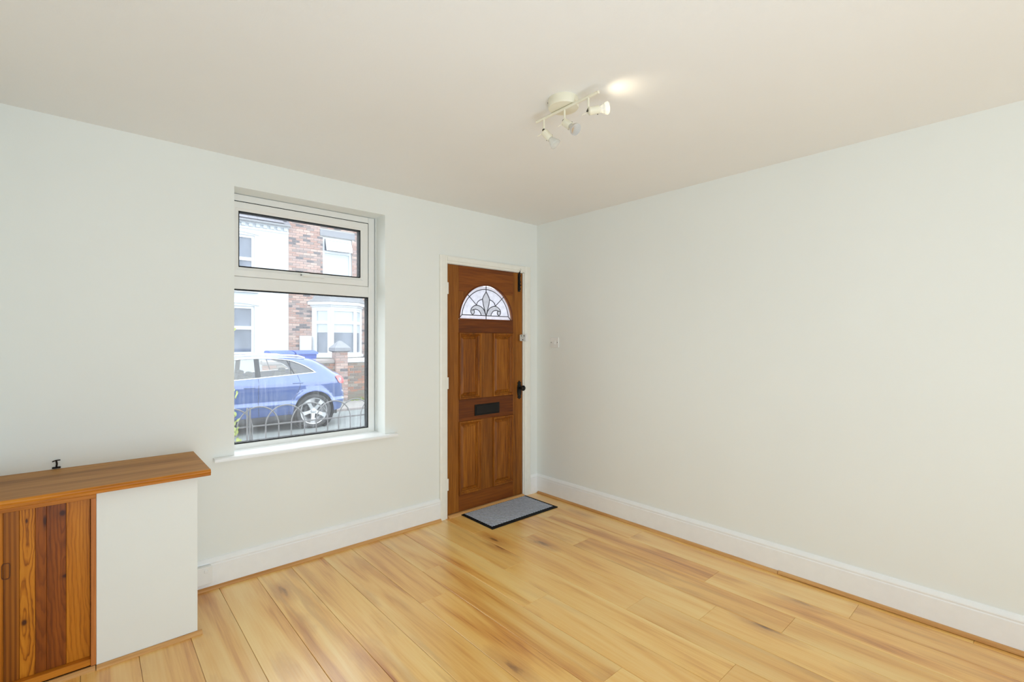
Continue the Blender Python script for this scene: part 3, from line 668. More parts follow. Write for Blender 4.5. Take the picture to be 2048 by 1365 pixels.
for z in (1.45, .99, .96, .83, .81, .77, .74, .71, .68, .66, .63, .61):
    p = Vector((-2.245 - rs.uniform(0, .02), .90 + rs.uniform(-.03, .03), z)); MB().tube([p + Vector((-.20, .03, -.12)), p + Vector((-.08, .01, -.03)), p], [.004, .003, .002], 5).build('stem', M['twig'], sh)
    for k in range(3):
        o = link('leaf', lme, sh, p + Vector((rs.uniform(-.03, .012), rs.uniform(-.02, .02), rs.uniform(-.03, .02)))); o.rotation_euler = (rs.uniform(.6, 1.6), rs.uniform(-.6, .6), rs.uniform(-1.6, .3)); s_ = rs.uniform(.5, .8); o.scale = (s_, s_, s_)

# -------- bricks
def brick_mat(name, stops):
    t = NT(name); oi = t.new('ShaderNodeObjectInfo'); ge = t.new('ShaderNodeNewGeometry')
    r = t.math('FRACT', t.math('ADD', oi.outputs['Random'], ge.outputs['Random Per Island']))
    c = t.ramp(r, stops, 'CONSTANT'); n = t.noise(t.coords(), 30, 3)
    t.set(Base_Color=t.mix(.35, c, t.mix(1.0, c, t.ramp(n, [(.3, (.5, .5, .5, 1)), (.7, WHITE)]), 'MULTIPLY')), Roughness=.85, Specular_IOR_Level=.2); return t.m
M['brick'] = brick_mat('weathered_red_brick', [(0, srgb(164, 136, 128)), (.2, srgb(178, 152, 144)), (.42, srgb(168, 148, 144)), (.6, srgb(186, 164, 156)), (.78, srgb(146, 134, 132)), (.9, srgb(112, 108, 112))])
M['brickwall'] = brick_mat('old_sooty_brick', [(0, srgb(156, 118, 102)), (.25, srgb(134, 120, 110)), (.5, srgb(172, 132, 114)), (.7, srgb(126, 116, 110)), (.85, srgb(150, 140, 130))])
M['mortar'] = plain('grey_mortar', (.40, .39, .38, 1), .9, var=.1)
BL, BH, J = .215, .065, .010
def lay(parent, x0, x1, z0, z1, yf, holes, mat, limit, vis, proud=.012):
    """face bricks on plane yf; vis(x, z) tells which ones are parts of their own, the rest are joined"""
    meshes = {}; rest = MB(); k = 0; row = 0; z = z0
    while z + BH <= z1 + .001:
        x = x0 - (0 if row % 2 == 0 else (BL + J) / 2)
        while x < x1 - .02:
            a, b = max(x, x0), min(x + BL, x1)
            segs = [(a, b)]
            for hx0, hx1, hz0, hz1 in holes:
                if z + BH > hz0 + .01 and z < hz1 - .01:
                    ns = []
                    for s0, s1 in segs:
                        if s1 <= hx0 or s0 >= hx1: ns.append((s0, s1)); continue
                        if s0 < hx0: ns.append((s0, hx0 - .004))
                        if s1 > hx1: ns.append((hx1 + .004, s1))
                    segs = ns
            for s0, s1 in segs:
                if s1 - s0 < .03: continue
                cx, cz, d = (s0 + s1) / 2, z + BH / 2, rs.uniform(-.002, .002)
                if vis(cx, cz) and k < limit:
                    L = round(s1 - s0, 2)
                    if L not in meshes:
                        m_ = MB().box(-L / 2, L / 2, 0, proud + .01, -BH / 2, BH / 2, .003).mesh('brick'); m_.materials.append(mat); meshes[L] = m_
                    link('brick', meshes[L], parent, (cx, yf - proud + d, cz)); k += 1
                else: rest.box(s0, s1, yf - proud + d, yf + .01, z, z + BH)
            x += BL + J
        z += BH + J; row += 1
    if rest.v:
        me_ = MB.mesh(rest, 'brickwork', ORG[parent.name], False); me_.materials.append(mat)
        o_ = link('brickwork', me_, parent); o_['kind'] = 'stuff'

# -------- far houses
FYW = 13.0
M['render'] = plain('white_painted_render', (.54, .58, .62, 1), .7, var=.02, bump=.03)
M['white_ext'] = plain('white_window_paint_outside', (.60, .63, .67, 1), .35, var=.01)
M['slate'] = plain('grey_roof_slate', (.20, .20, .23, 1), .6, var=.15)
M['slate_stone'] = plain('grey_stone', (.24, .25, .28, 1), .75, var=.12)
M['leadroof'] = plain('grey_lead_sheet', (.26, .27, .29, 1), .6, var=.15)
t = NT('dark_window_glass'); t.set(Base_Color=t.ramp(t.noise(t.coords((1, 1, .4)), 3, 3), [(.3, (.08, .10, .14, 1)), (.7, (.17, .20, .26, 1))]), Roughness=.06, Specular_IOR_Level=.8); M['darkglass'] = t.m
t = NT('blind_white_glass'); t.set(Base_Color=(.42, .48, .52, 1), Roughness=.08, Specular_IOR_Level=.8); t.noise(t.coords(), 3); M['paleglass'] = t.m
M['blind'] = plain('white_roller_blind', (.5, .52, .55, 1), .8, var=.02)
def slope_roof(parent, x0, x1, y0, z0, depth=3.2, pitch=.62, tiles=(0, 0, 0)):
    c, s_ = math.cos(pitch), math.sin(pitch)
    P = lambda u, n: (y0 + u * c - n * s_, z0 + u * s_ + n * c)
    pts = [P(0, -.05), P(depth, -.05), P(depth, 0), P(0, 0)]
    rf = MB().prism([(q[0], q[1]) for q in pts], 'x', x0, x1).build('roof', M['slate'], parent)
    a, b, nrow = tiles
    if nrow:
        m_ = MB().box(-.123, .123, -.11, .16, .003, .013).mesh('slate'); m_.materials.append(M['slate'])
        for r in range(nrow):
            x = a + (.125 if r % 2 else 0)
            while x < b:
                q = P(.11 + r * .19, .012); o = link('slate', m_, rf, (x, q[0], q[1])); o.rotation_euler = (pitch - .05, 0, 0); x += .25
def sash_window(name, parent, x0, x1, z0, z1, bars, yf, glass, fw=.075):
    """frame with transoms at the given heights; every pane a piece of its own"""
    mb = MB(); y0, y1 = yf + .05, yf + .12
    mb.box(x0, x0 + fw, y0, y1, z0, z1); mb.box(x1 - fw, x1, y0, y1, z0, z1); mb.box(x0 + fw, x1 - fw, y0, y1, z0, z0 + fw); mb.box(x0 + fw, x1 - fw, y0, y1, z1 - fw, z1)
    zs = [z0 + fw]
    for a, b in bars: mb.box(x0 + fw, x1 - fw, y0 - .01, y1, a, b); zs += [a, b]
    zs.append(z1 - fw); f = mb.build(name, M['white_ext'], parent)
    for i in range(0, len(zs), 2):
        g = glass[i // 2] if isinstance(glass, (list, tuple)) else glass
        if g: MB().box(x0 + fw, x1 - fw, y0 + .035, y0 + .05, zs[i], zs[i + 1]).build('pane', g, f)
    return f
wh = tag(empty('white_house', (0, FYW, -.02)), 'white painted terraced house with a grey slate roof across the street', 'house')
mb = MB(); holes = [(-.35, .735, 2.95, 4.61), (-.35, .73, .98, 2.45)]
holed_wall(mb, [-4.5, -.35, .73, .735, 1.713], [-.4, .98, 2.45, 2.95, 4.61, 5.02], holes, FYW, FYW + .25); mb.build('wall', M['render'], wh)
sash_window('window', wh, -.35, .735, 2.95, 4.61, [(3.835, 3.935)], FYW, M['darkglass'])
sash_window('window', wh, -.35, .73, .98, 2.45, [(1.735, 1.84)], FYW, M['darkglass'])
for z in (2.93, .96): MB().box(-.45, .83, FYW - .08, FYW + .05, z - .07, z + .02, .006).build('window_ledge', M['render'], wh)
for zc in (4.61, 2.45):                                      # shallow arched hood moulds
    n = 14; o = [(-.47 + 1.33 * i / n, zc + .09 + .07 * math.sin(PI * i / n)) for i in range(n + 1)]; q = [(x, z - .075) for x, z in o][::-1]
    MB().prism(o + q, 'y', FYW - .03, FYW + .01).build('hood_mould', M['render'], wh)
MB().tube([(-4.5, FYW - .17, 5.03), (1.713, FYW - .17, 5.03)], .05, 10).build('gutter', M['leadroof'], wh)
MB().box(-4.5, 1.713, FYW - .12, FYW, 4.97, 5.02).build('eaves_board', M['white_ext'], wh)
dm = MB().box(-.055, .055, -.05, .01, 0, .09).mesh('corbel'); dm.materials.append(M['render'])
for i in range(12): link('corbel', dm, wh, (1.62 - i * .20, FYW, 4.88))
MB().box(-4.5, 1.713, FYW - .025, FYW, 4.80, 4.86).build('string_course', M['render'], wh)
slope_roof(wh, -4.5, 1.713, FYW - .22, 5.06, tiles=(-.35, 1.60, 4))

bh = tag(empty('brick_house', (3.4, FYW, -.02)), 'red brick terraced house with a white bay window across the street', 'house')
UW = (2.80, 3.80, 3.30, 4.90)
BX0, BX1, BFX0, BFX1, BYF = 2.447, 4.15, 2.875, 3.72, 12.5
bhol = [UW, (BX0 + .05, BX1 - .05, .3, 2.50)]
mb = MB(); holed_wall(mb, [1.7135, BX0 + .05, UW[0], UW[1], BX1 - .05, 7.5], [-.4, .3, 2.50, UW[2], UW[3], 6.0], bhol, FYW + .001, FYW + .25); mb.build('wall', M['mortar'], bh)
lint = (2.70, 3.90, 4.915, 5.125)
lay(bh, 1.716, 5.4, .0, 5.95, FYW, [UW, (BX0, BX1, -.1, 2.56), lint, (2.66, 3.94, 3.22, 3.30)], M['brick'], 299, lambda x, z: 1.1 < z < 5.3 and x < 4.12)
MB().box(lint[0], lint[1], FYW - .03, FYW + .02, lint[2], lint[3], .008).build('lintel', M['slate_stone'], bh)
MB().box(2.66, 3.94, FYW - .07, FYW + .03, 3.225, 3.295, .008).build('window_ledge', M['slate_stone'], bh)
uf = sash_window('window', bh, UW[0], UW[1], UW[2], UW[3], [(4.36, 4.44)], FYW, [M['paleglass'], None])
mb = MB(); zt = 4.85; th_ = .30
def vent_pt(x, d, s_): return (x, FYW + .03 - math.sin(th_) * s_ - math.cos(th_) * d, zt - math.cos(th_) * s_ + math.sin(th_) * d * 0)
va, vb = UW[0] + .085, UW[1] - .03
for (xa, xb, sa, sb) in ((va, vb, 0, .06), (va, vb, .38, .44), (va, va + .06, .06, .38), (vb - .06, vb, .06, .38)):
    v = [vent_pt(x, d, s_) for d in (0, .045) for s_ in (sa, sb) for x in (xa, xb)]
    mb.add(v, [(0, 1, 3, 2), (4, 6, 7, 5), (0, 4, 5, 1), (2, 3, 7, 6), (0, 2, 6, 4), (1, 5, 7, 3)])
ov = mb.build('open_vent', M['white_ext'], uf)
v = [vent_pt(x, .02 + d, s_) for d in (0, .01) for s_ in (.06, .38) for x in (va + .06, vb - .06)]
MB().add(v, [(0, 1, 3, 2), (4, 6, 7, 5), (0, 4, 5, 1), (2, 3, 7, 6), (0, 2, 6, 4), (1, 5, 7, 3)]).build('vent_pane', M['paleglass'], uf)
MB().box(UW[0] + .07, UW[1] - .07, FYW + .10, FYW + .11, 4.44, 4.83).build('pane', M['darkglass'], uf)
dm2 = MB().box(-.05, .05, -.06, .01, 0, .07, .004).mesh('corbel'); dm2.materials.append(M['brick'])
for i in range(15): link('corbel', dm2, bh, (2.0 + i * .2, FYW - .012, 5.32))
slope_roof(bh, 1.713, 7.5, FYW - .22, 5.98)
MB().tube([(1.75, FYW - .17, 5.96), (7.5, FYW - .17, 5.96)], .05, 10).build('gutter', M['leadroof'], bh)
# canted bay
bay = MB()
plan = [(BX0, FYW), (BFX0, BYF), (BFX1, BYF), (BX1, FYW)]
def off_plan(d):
    return [(BX0 - d * 1.1, FYW), (BFX0 - d * .5, BYF - d), (BFX1 + d * .5, BYF - d), (BX1 + d * 1.1, FYW)]
def slab(mb, d, z0, z1): mb.prism(off_plan(d), 'z', z0, z1)
bw_ = MB(); slab(bw_, .0, -.05, .84); bay_o = bw_.build('bay_base', M['mortar'], bh)
mb = MB(); slab(mb, .07, .84, .93); mb.build('bay_ledge', M['white_ext'], bay_o)
mb = MB(); slab(mb, .02, 2.45, 2.52); slab(mb, .06, 2.52, 2.58); slab(mb, .14, 2.58, 2.68); mb.build('bay_cornice', M['white_ext'], bay_o)
lo_, hi_ = off_plan(.16), [(BX0 + .05, FYW), (BFX0 + .12, FYW - .06), (BFX1 - .12, FYW - .06), (BX1 - .05, FYW)]
v = [(x, y, 2.685) for x, y in lo_] + [(x, y, 3.02) for x, y in hi_]
MB().add(v, [(0, 1, 5, 4), (1, 2, 6, 5), (2, 3, 7, 6), (0, 3, 2, 1), (4, 5, 6, 7), (0, 4, 7, 3)]).build('bay_roof', M['leadroof'], bay_o)
def bay_face(p, q, glass_lo, post_a, post_b):
    p, q = Vector((*p, 0)), Vector((*q, 0)); L = (q - p).length; d = (q - p).normalized(); nrm = Vector((d.y, -d.x, 0))
    def bx(mb, a, b, n0, n1, z0, z1):
        c = [p + d * u + nrm * n for n in (n0, n1) for u in (a, b)]
        v = [(k.x, k.y, z) for z in (z0, z1) for k in c]
        mb.add(v, [(0, 2, 3, 1), (4, 5, 7, 6), (0, 1, 5, 4), (2, 6, 7, 3), (0, 4, 6, 2), (1, 3, 7, 5)])
    mb = MB(); bx(mb, 0, post_a, -.06, .012, .93, 2.45); bx(mb, L - post_b, L, -.06, .012, .93, 2.45)
    bx(mb, post_a, L - post_b, -.06, 0, .93, 1.0); bx(mb, post_a, L - post_b, -.06, 0, 2.38, 2.45); bx(mb, post_a, L - post_b, -.06, .006, 1.95, 2.05)
    f = mb.build('bay_window', M['white_ext'], bh)
    for z0, z1, g in ((1.0, 1.68, M['darkglass']), (1.68, 1.95, M['paleglass']), (2.05, 2.38, M['paleglass'])):
        k = MB(); bx(k, post_a, L - post_b, -.045, -.035, z0, z1); k.build('pane', g, f)
    k = MB(); bx(k, post_a, L - post_b, -.034, -.0335 + .004, 1.67, 1.69); k.build('blind_edge', M['blind'], f)
bay_face(plan[0], plan[1], None, .17, .11); bay_face(plan[1], plan[2], None, .10, .08); bay_face(plan[2], plan[3], None, .10, .20)
lay(bay_o, BFX0 + .01, BFX1 - .01, .30, .84, BYF, [], M['brickwall'], 40, lambda x, z: z > .55, .012)
mt = tag(empty('meter_box', (2.22, FYW, 1.02)), 'white meter box on the brick wall left of the bay window', 'meter box')
MB().box(2.04, 2.405, FYW - .10, FYW - .014, 1.02, 1.555, .01).build('meter_case', M['white_ext'], mt); MB().box(2.06, 2.385, FYW - .115, FYW - .10, 1.04, 1.53, .005).build('meter_door', M['white_ext'], mt)

# -------- garden wall, pier and weeds
GW = 10.0
def garden_wall(x0, x1, label, vis, lim, stones, mat):
    gw = tag(empty('garden_wall', ((x0 + x1) / 2, GW + .11, -.3)), label, 'garden wall')
    MB().box(x0, x1, GW + .012, GW + .215, -.30, .78).build('mortar', M['mortar'], gw)
    lay(gw, x0, x1, -.28, .78, GW + .012, [], M['brickwall'], lim, vis)
    for a, b in stones: MB().prism([(GW - .03, .785), (GW + .25, .785), (GW + .25, .84), (GW + .11, .90), (GW - .03, .85)], 'x', a, b).build('coping_stone', mat, gw)
garden_wall(2.362, 4.6, 'low sooty brick garden wall under the bay window, right of the gate pier', lambda x, z: x < 3.35, 200, ((2.37, 3.1), (3.11, 3.85), (3.86, 4.6)), M['white_ext'])
garden_wall(.2, 2.028, 'low brick garden wall running behind the car, left of the gate pier', lambda x, z: x > 1.3 and z > .2, 60, ((.2, 1.1), (1.11, 2.02)), M['kerbstone'])
PX0, PX1, PYF = 2.03, 2.36, GW - .11
pr = tag(empty('gate_pier', (2.195, PYF + .165, -.3)), 'square red brick gate pier with a pointed grey stone cap', 'pier')
MB().box(PX0 + .012, PX1 - .012, PYF + .012, PYF + .318, -.30, 1.10).build('mortar', M['mortar'], pr)
row = 0; z = -.28; bme = {}
while z < 1.08:
    xs_ = [PX0, PX0 + .215, PX0 + .225, PX1] if row % 2 == 0 else [PX0, PX0 + .105, PX0 + .115, PX1]
    for i in range(0, len(xs_), 2):
        L = round(xs_[i + 1] - xs_[i], 3)
        if L not in bme:
            bme[L] = MB().box(-L / 2, L / 2, 0, .10, -.0325, .0325, .004).mesh('brick'); bme[L].materials.append(M['brick'])
        link('brick', bme[L], pr, ((xs_[i] + xs_[i + 1]) / 2, PYF + rs.uniform(-.002, .002), z + .0325))
    if 'e' not in bme:
        bme['e'] = MB().box(0, .06, -.105, .11, -.0325, .0325, .004).mesh('brick'); bme['e'].materials.append(M['brick'])
    link('brick', bme['e'], pr, (PX0 + .001, PYF + .218, z + .0325)); link('brick', bme['e'], pr, (PX1 - .061, PYF + .218, z + .0325))
    z += .075; row += 1
cx_, cy_ = 2.195, PYF + .165
cp = MB(); a = .225
v = [(cx_ + sx * r, cy_ + sy * r, zz) for r, zz in ((.18, 1.085), (a, 1.11), (a, 1.20), (.20, 1.225), (.03, 1.395)) for sx, sy in ((-1, -1), (1, -1), (1, 1), (-1, 1))]
fs = [(3, 2, 1, 0), (16, 17, 18, 19)]
for i in range(4): fs += [(i * 4 + k, i * 4 + (k + 1) % 4, i * 4 + 4 + (k + 1) % 4, i * 4 + 4 + k) for k in range(4)]
cp.add(v, fs).build('pier_cap', M['slate_stone'], pr)
M['grass'] = plain('dull_grass', srgb(150, 165, 90), .8, var=.2)
mb = MB()
for k in range(260):
    x = rs.uniform(2.42, 4.0); y = rs.uniform(9.80, 9.985); h = rs.uniform(.04, .11); a = rs.uniform(0, 6.28); q = .012
    mb.add([(x - q * math.cos(a), y - q * math.sin(a), ZR + .05), (x + q * math.cos(a), y + q * math.sin(a), ZR + .05), (x + rs.uniform(-.03, .03), y + rs.uniform(-.03, .0), ZR + .055 + h)], [(0, 1, 2)])
wd = mb.build('grass', M['grass']); tag(wd, 'thin strip of weeds growing at the foot of the garden wall', 'grass', None, 'stuff')

# -------- wheelie bins
M['bin'] = plain('blue_bin_plastic', srgb(84, 106, 186), .45, var=.06)
def bin_(x, label):
    y = 10.72; b = tag(empty('wheelie_bin', (x, y, -.02)), label, 'wheelie bin', 'blue wheelie bins behind the garden wall')
    lo = [(-.20, -.23), (.20, -.23), (.20, .20), (-.20, .20)]; hi = [(-.26, -.33), (.26, -.33), (.26, .30), (-.26, .30)]
    v = [(x + p, y + q, .03) for p, q in lo] + [(x + p, y + q, 1.02) for p, q in hi]
    MB().add(v, [(3, 2, 1, 0), (4, 5, 6, 7)] + [(i, (i + 1) % 4, 4 + (i + 1) % 4, 4 + i) for i in range(4)]).build('bin_body', M['bin'], b)
    pr_ = [(-.37, 1.022), (-.365, 1.055), (-.30, 1.085), (-.10, 1.118), (.12, 1.128), (.30, 1.115), (.36, 1.075), (.36, 1.022)]
    MB().prism([(y + p, z) for p, z in pr_], 'x', x - .29, x + .29, False).build('lid', M['bin'], b)
    MB().tube([(x - .26, y + .38, 1.01), (x + .26, y + .38, 1.01)], .016, 8).build('handle', M['bin'], b)
    for s_ in (-1, 1): MB().lathe([(.03, -.025), (.10, -.025), (.10, .025), (.03, .025)], (x + s_ * .24, y + .22, .08), (1, 0, 0), 20, closed=True).build('wheel', M['gasket'], b)
bin_(.80, 'blue wheelie bin whose lid shows above the car roof, in front of the white house')
bin_(1.42, 'blue wheelie bin whose lid shows between the car roof and the meter box')

# -------- the blue car
CY0, CY1 = 6.58, 8.40; CYC = (CY0 + CY1) / 2; HWM = (CY1 - CY0) / 2
t = NT('blue_car_paint'); t.set(Base_Color=t.ramp(t.noise(t.coords((1, 1, 1), False), 3, 2), [(.3, srgb(42, 74, 140)), (.7, srgb(48, 82, 150))]), Roughness=.28, Metallic=.5, Coat_Weight=1.0, Coat_Roughness=.03, Coat_IOR=2.0); M['carpaint'] = t.m
M['cladding'] = plain('dark_grey_car_plastic', (.03, .032, .038, 1), .5)
M['tyre'] = plain('dusty_black_tyre', (.03, .03, .032, 1), .75, var=.2)
M['alloy'] = plain('silver_alloy', (.55, .56, .58, 1), .3, .7, var=.03)
M['trim_bright'] = plain('bright_window_trim', (.85, .86, .88, 1), .25, .6, var=.02)
M['seat'] = plain('dark_car_upholstery', (.035, .037, .042, 1), .8)
t = NT('red_tail_lamp'); t.set(Base_Color=(.62, .02, .03, 1), Roughness=.12, Coat_Weight=1.0); t.noise(t.coords(), 5); M['redlamp'] = t.m
t = NT('car_glass'); tr = t.new('ShaderNodeBsdfTransparent'); tr.inputs[0].default_value = (.88, .91, .93, 1); gl = t.new('ShaderNodeBsdfGlossy'); gl.inputs['Roughness'].default_value = .01
fr = t.new('ShaderNodeFresnel'); fr.inputs[0].default_value = 2.2; ge = t.new('ShaderNodeNewGeometry'); m1 = t.new('ShaderNodeMixShader'); t.l(t.math('MULTIPLY', fr.outputs[0], t.math('SUBTRACT', 1.0, ge.outputs['Backfacing'])), m1.inputs[0]); t.l(tr.outputs[0], m1.inputs[1]); t.l(gl.outputs[0], m1.inputs[2]); t.l(m1.outputs[0], t.out.inputs[0]); M['carglass'] = t.m
car = tag(empty('car', (-1.15, CYC, ZR)), 'blue hatchback car parked across the street outside the window', 'car')
WZ = -.012; WR, WF = .294, -2.31
# outline of the whole body seen from the side (x, z), from the front sill round over the roof to the rear sill
upper = [(-3.28, -.02), (-3.33, .10), (-3.34, .25), (-3.30, .40), (-3.22, .52), (-2.95, .62), (-2.45, .68), (-2.20, .71), (-1.95, .84), (-1.62, 1.00), (-1.35, 1.060), (-1.05, 1.080), (-.60, 1.088), (-.15, 1.080), (.12, 1.055), (.36, 1.005),
         (.55, .900), (.74, .765), (.86, .715), (.93, .66), (.955, .52), (.975, .38), (1.01, .315), (1.02, .20), (1.0, .08), (.93, -.045)]
def smooth(pts, n=3):
    out = []
    for i in range(len(pts) - 1):
        p0 = pts[max(i - 1, 0)]; p1 = pts[i]; p2 = pts[i + 1]; p3 = pts[min(i + 2, len(pts) - 1)]
        for k in range(n):
            u = k / n; f = lambda a, b, c, d: .5 * (2 * b + (c - a) * u + (2 * a - 5 * b + 4 * c - d) * u * u + (3 * b - a - 3 * c + d) * u ** 3)
            out.append((f(p0[0], p1[0], p2[0], p3[0]), f(p0[1], p1[1], p2[1], p3[1])))
    return out + [pts[-1]]
up = smooth(upper, 3)
RA = .398
def arch(cx): return [(cx + RA * math.cos(a), WZ + RA * math.sin(a)) for a in [(-.10 + (PI + .20) * i / 18) for i in range(19)]]
lower = [(.66, -.06)] + [p for p in arch(WR)] + [(-.15, -.065), (-1.0, -.075), (-1.85, -.075)] + [p for p in arch(WF)] + [(-2.78, -.06)]
outline = up + lower
dlo = smooth([(-1.90, .665), (-1.50, .652), (-1.113, .669), (-.70, .690), (-.2, .722), (.29, .752), (.325, .762), (.26, .815), (.135, .895), (-.02, .965), (-.172, 1.012), (-.45, 1.042), (-.78, 1.050), (-1.113, 1.030), (-1.40, .965), (-1.70, .815), (-1.90, .69)], 2)
def prof_in(z):               # how far the flank lies inside the widest point
    P = [(-.10, .05), (-.03, .035), (.03, .025), (.10, .02), (.150, .004), (.175, .002), (.215, .022), (.32, .012), (.50, .0), (.575, .002), (.62, .022), (.70, .055), (.78, .085), (1.12, .225)]
    if z <= P[0][0]: return P[0][1]
    for (a, b), (c, d) in zip(P, P[1:]):
        if z <= c: return b + (d - b) * (z - a) / (c - a)
    return P[-1][1]
def seg_d(p, a, b):
    ax, ay = b[0] - a[0], b[1] - a[1]; L = ax * ax + ay * ay; u = max(0, min(1, ((p[0] - a[0]) * ax + (p[1] - a[1]) * ay) / L)) if L else 0
    return math.hypot(p[0] - a[0] - u * ax, p[1] - a[1] - u * ay)
def HW(x, z):
    d = min(seg_d(p, a, b) for p in [(x, z)] for a, b in zip(up, up[1:])); r = .13
    e = r * (1 - math.sqrt(max(0, 1 - (1 - d / r) ** 2))) if d < r else 0
    pl = 0
    if x > .35: pl = .20 * ((x - .35) / .67) ** 2.2
    if x < -2.5: pl = .26 * ((-2.5 - x) / .84) ** 2.2
    fl = 0
    for wx in (WR, WF):
        q = math.hypot(x - wx, z - WZ)
        if q < .47: fl = max(fl, .028 * max(0, 1 - max(0, q - .425) / .045)) if z > -.05 else fl
    return HWM - prof_in(z) - e - pl + fl * (1 if fl and z < .6 else 1)
pts = list(outline); n0 = len(pts); edges = [(i, (i + 1) % n0) for i in range(n0)]
d0 = len(pts); pts += dlo; edges += [(d0 + i, d0 + (i + 1) % len(dlo)) for i in range(len(dlo))]
def inside(p, poly):
    c = False; j = len(poly) - 1
    for i in range(len(poly)):
        if (poly[i][1] > p[1]) != (poly[j][1] > p[1]) and p[0] < (poly[j][0] - poly[i][0]) * (p[1] - poly[i][1]) / (poly[j][1] - poly[i][1]) + poly[i][0]: c = not c
        j = i
    return c
oseg = list(zip(outline, outline[1:] + outline[:1])); dseg = list(zip(dlo, dlo[1:] + dlo[:1]))
gx = -3.34
grid = []
zlist = [-.06, -.03, 0, .03, .06, .10, .13, .150, .162, .175, .195, .215, .25, .29, .34, .39, .44, .50, .55, .575, .60, .62, .65, .70, .74, .78, .83, .88, .93, .98, 1.02, 1.05, 1.08, 1.10]
while gx < 1.03:
    for z in zlist:
        p = (gx, z)
        if inside(p, outline) and not inside(p, dlo) and min(seg_d(p, a, b) for a, b in oseg) > .012 and min(seg_d(p, a, b) for a, b in dseg) > .012: grid.append(p)
    gx += .045
for wx in (WR, WF):
    for rr in (.415, .428, .45, .472):
        for i in range(27):
            a = -.05 + (PI + .1) * i / 26; p = (wx + rr * math.cos(a), WZ + rr * math.sin(a))
            if inside(p, outline): grid.append(p)
pts += grid
cv, ce, cf, *_ = delaunay_2d_cdt([Vector(p) for p in pts], edges, [], 4, 1e-5)
cf = [f for f in cf if not inside((sum(cv[i][0] for i in f) / len(f), sum(cv[i][1] for i in f) / len(f)), dlo) and inside((sum(cv[i][0] for i in f) / len(f), sum(cv[i][1] for i in f) / len(f)), outline)]
hwv = [HW(p[0], p[1]) for p in cv]
mb = MB()
mb.add([(p[0], CYC - h, p[1]) for p, h in zip(cv, hwv)], [tuple(f) for f in cf], True); mb.add([(p[0], CYC + h, p[1]) for p, h in zip(cv, hwv)], [tuple(f)[::-1] for f in cf], True)
# skin across the top, front and rear, with cut-outs for the front and rear screens
def across(a, b, mat, name, parent, bulge=.03, inset=0.0):
    seg = up[a:b + 1]; nn = 12; vs = []
    for i, (x, z) in enumerate(seg):
        h = HW(x, z) - inset; j0, j1 = max(0, a + i - 1), min(len(up) - 1, a + i + 1); tx, tz = up[j1][0] - up[j0][0], up[j1][1] - up[j0][1]; L = math.hypot(tx, tz) or 1; nx, nz = -tz / L, tx / L
        bb = bulge + .07 * abs(nx) ** 2 - (.015 if z > 1.0 else 0)
        for k in range(nn + 1):
            u = -1 + 2 * k / nn; q = bb * (1 - u * u); vs.append((x + nx * q, CYC + u * h, z + nz * q))
    return vs, [(i * (nn + 1) + k, i * (nn + 1) + k + 1, (i + 1) * (nn + 1) + k + 1, (i + 1) * (nn + 1) + k) for i in range(len(seg) - 1) for k in range(nn)]
iW0, iW1 = 7 * 3 + 1, 9 * 3 + 2; iR0, iR1 = 15 * 3 + 1, 17 * 3 + 1
for a, b in ((0, iW0), (iW1, iR0), (iR1, len(up) - 1)): v, f = across(a, b, None, None, None); mb.add(v, f, True)
body = mb.build('body', M['carpaint'], car)
for a, b, nm in ((iW0, iW1, 'windscreen'), (iR0, iR1, 'tailgate_window')):
    v, f = across(a, b, None, None, None); MB().add(v, f, True).build(nm, M['carglass'], car)
def side_poly(poly, off, name, mat, parent, sides=(-1, 1)):
    for s_ in sides:
        xs_ = [p[0] for p in poly]; zz = [p[1] for p in poly]; g = [(a_ * .06 + min(xs_), b_ * .06 + min(zz)) for a_ in range(int((max(xs_) - min(xs_)) / .06) + 1) for b_ in range(int((max(zz) - min(zz)) / .06) + 1)]
        ps = list(zip(poly, poly[1:] + poly[:1])); g = [p for p in g if inside(p, poly) and min(seg_d(p, a_, b_) for a_, b_ in ps) > .012]
        c, e, f, *_ = delaunay_2d_cdt([Vector(p) for p in poly + g], [(i, (i + 1) % len(poly)) for i in range(len(poly))], [], 1, 1e-5)
        MB().add([(p[0], CYC + s_ * (HWM - prof_in(p[1]) - (.20 * ((p[0] - .35) / .67) ** 2.2 if p[0] > .35 else 0) + off), p[1]) for p in c], [tuple(q) for q in f], True).build(name, mat, parent)
def clipx(poly, x0, x1):
    def cl(P, f, X):
        o = []
        for a, b in zip(P, P[1:] + P[:1]):
            ia, ib = f(a[0]), f(b[0])
            if ia: o.append(a)
            if ia != ib: u = (X - a[0]) / (b[0] - a[0]); o.append((X, a[1] + u * (b[1] - a[1])))
        return o
    P = cl(poly, lambda x: x >= x0, x0) if x0 is not None else poly
    return cl(P, lambda x: x <= x1, x1) if x1 is not None else P
side_poly(clipx(dlo, None, -.752), -.010, 'side_window', M['carglass'], car)
side_poly(clipx(dlo, -.668, -.13), -.010, 'side_window', M['carglass'], car)
side_poly(clipx(dlo, -.118, None), -.010, 'quarter_window', M['carglass'], car)
side_poly(clipx(dlo, -.755, -.665), -.006, 'door_pillar', M['cladding'], car)
side_poly([(-.185, 1.008), (-.165, 1.006), (-.055, .745), (-.075, .742)], -.004, 'window_divider', M['cladding'], car)
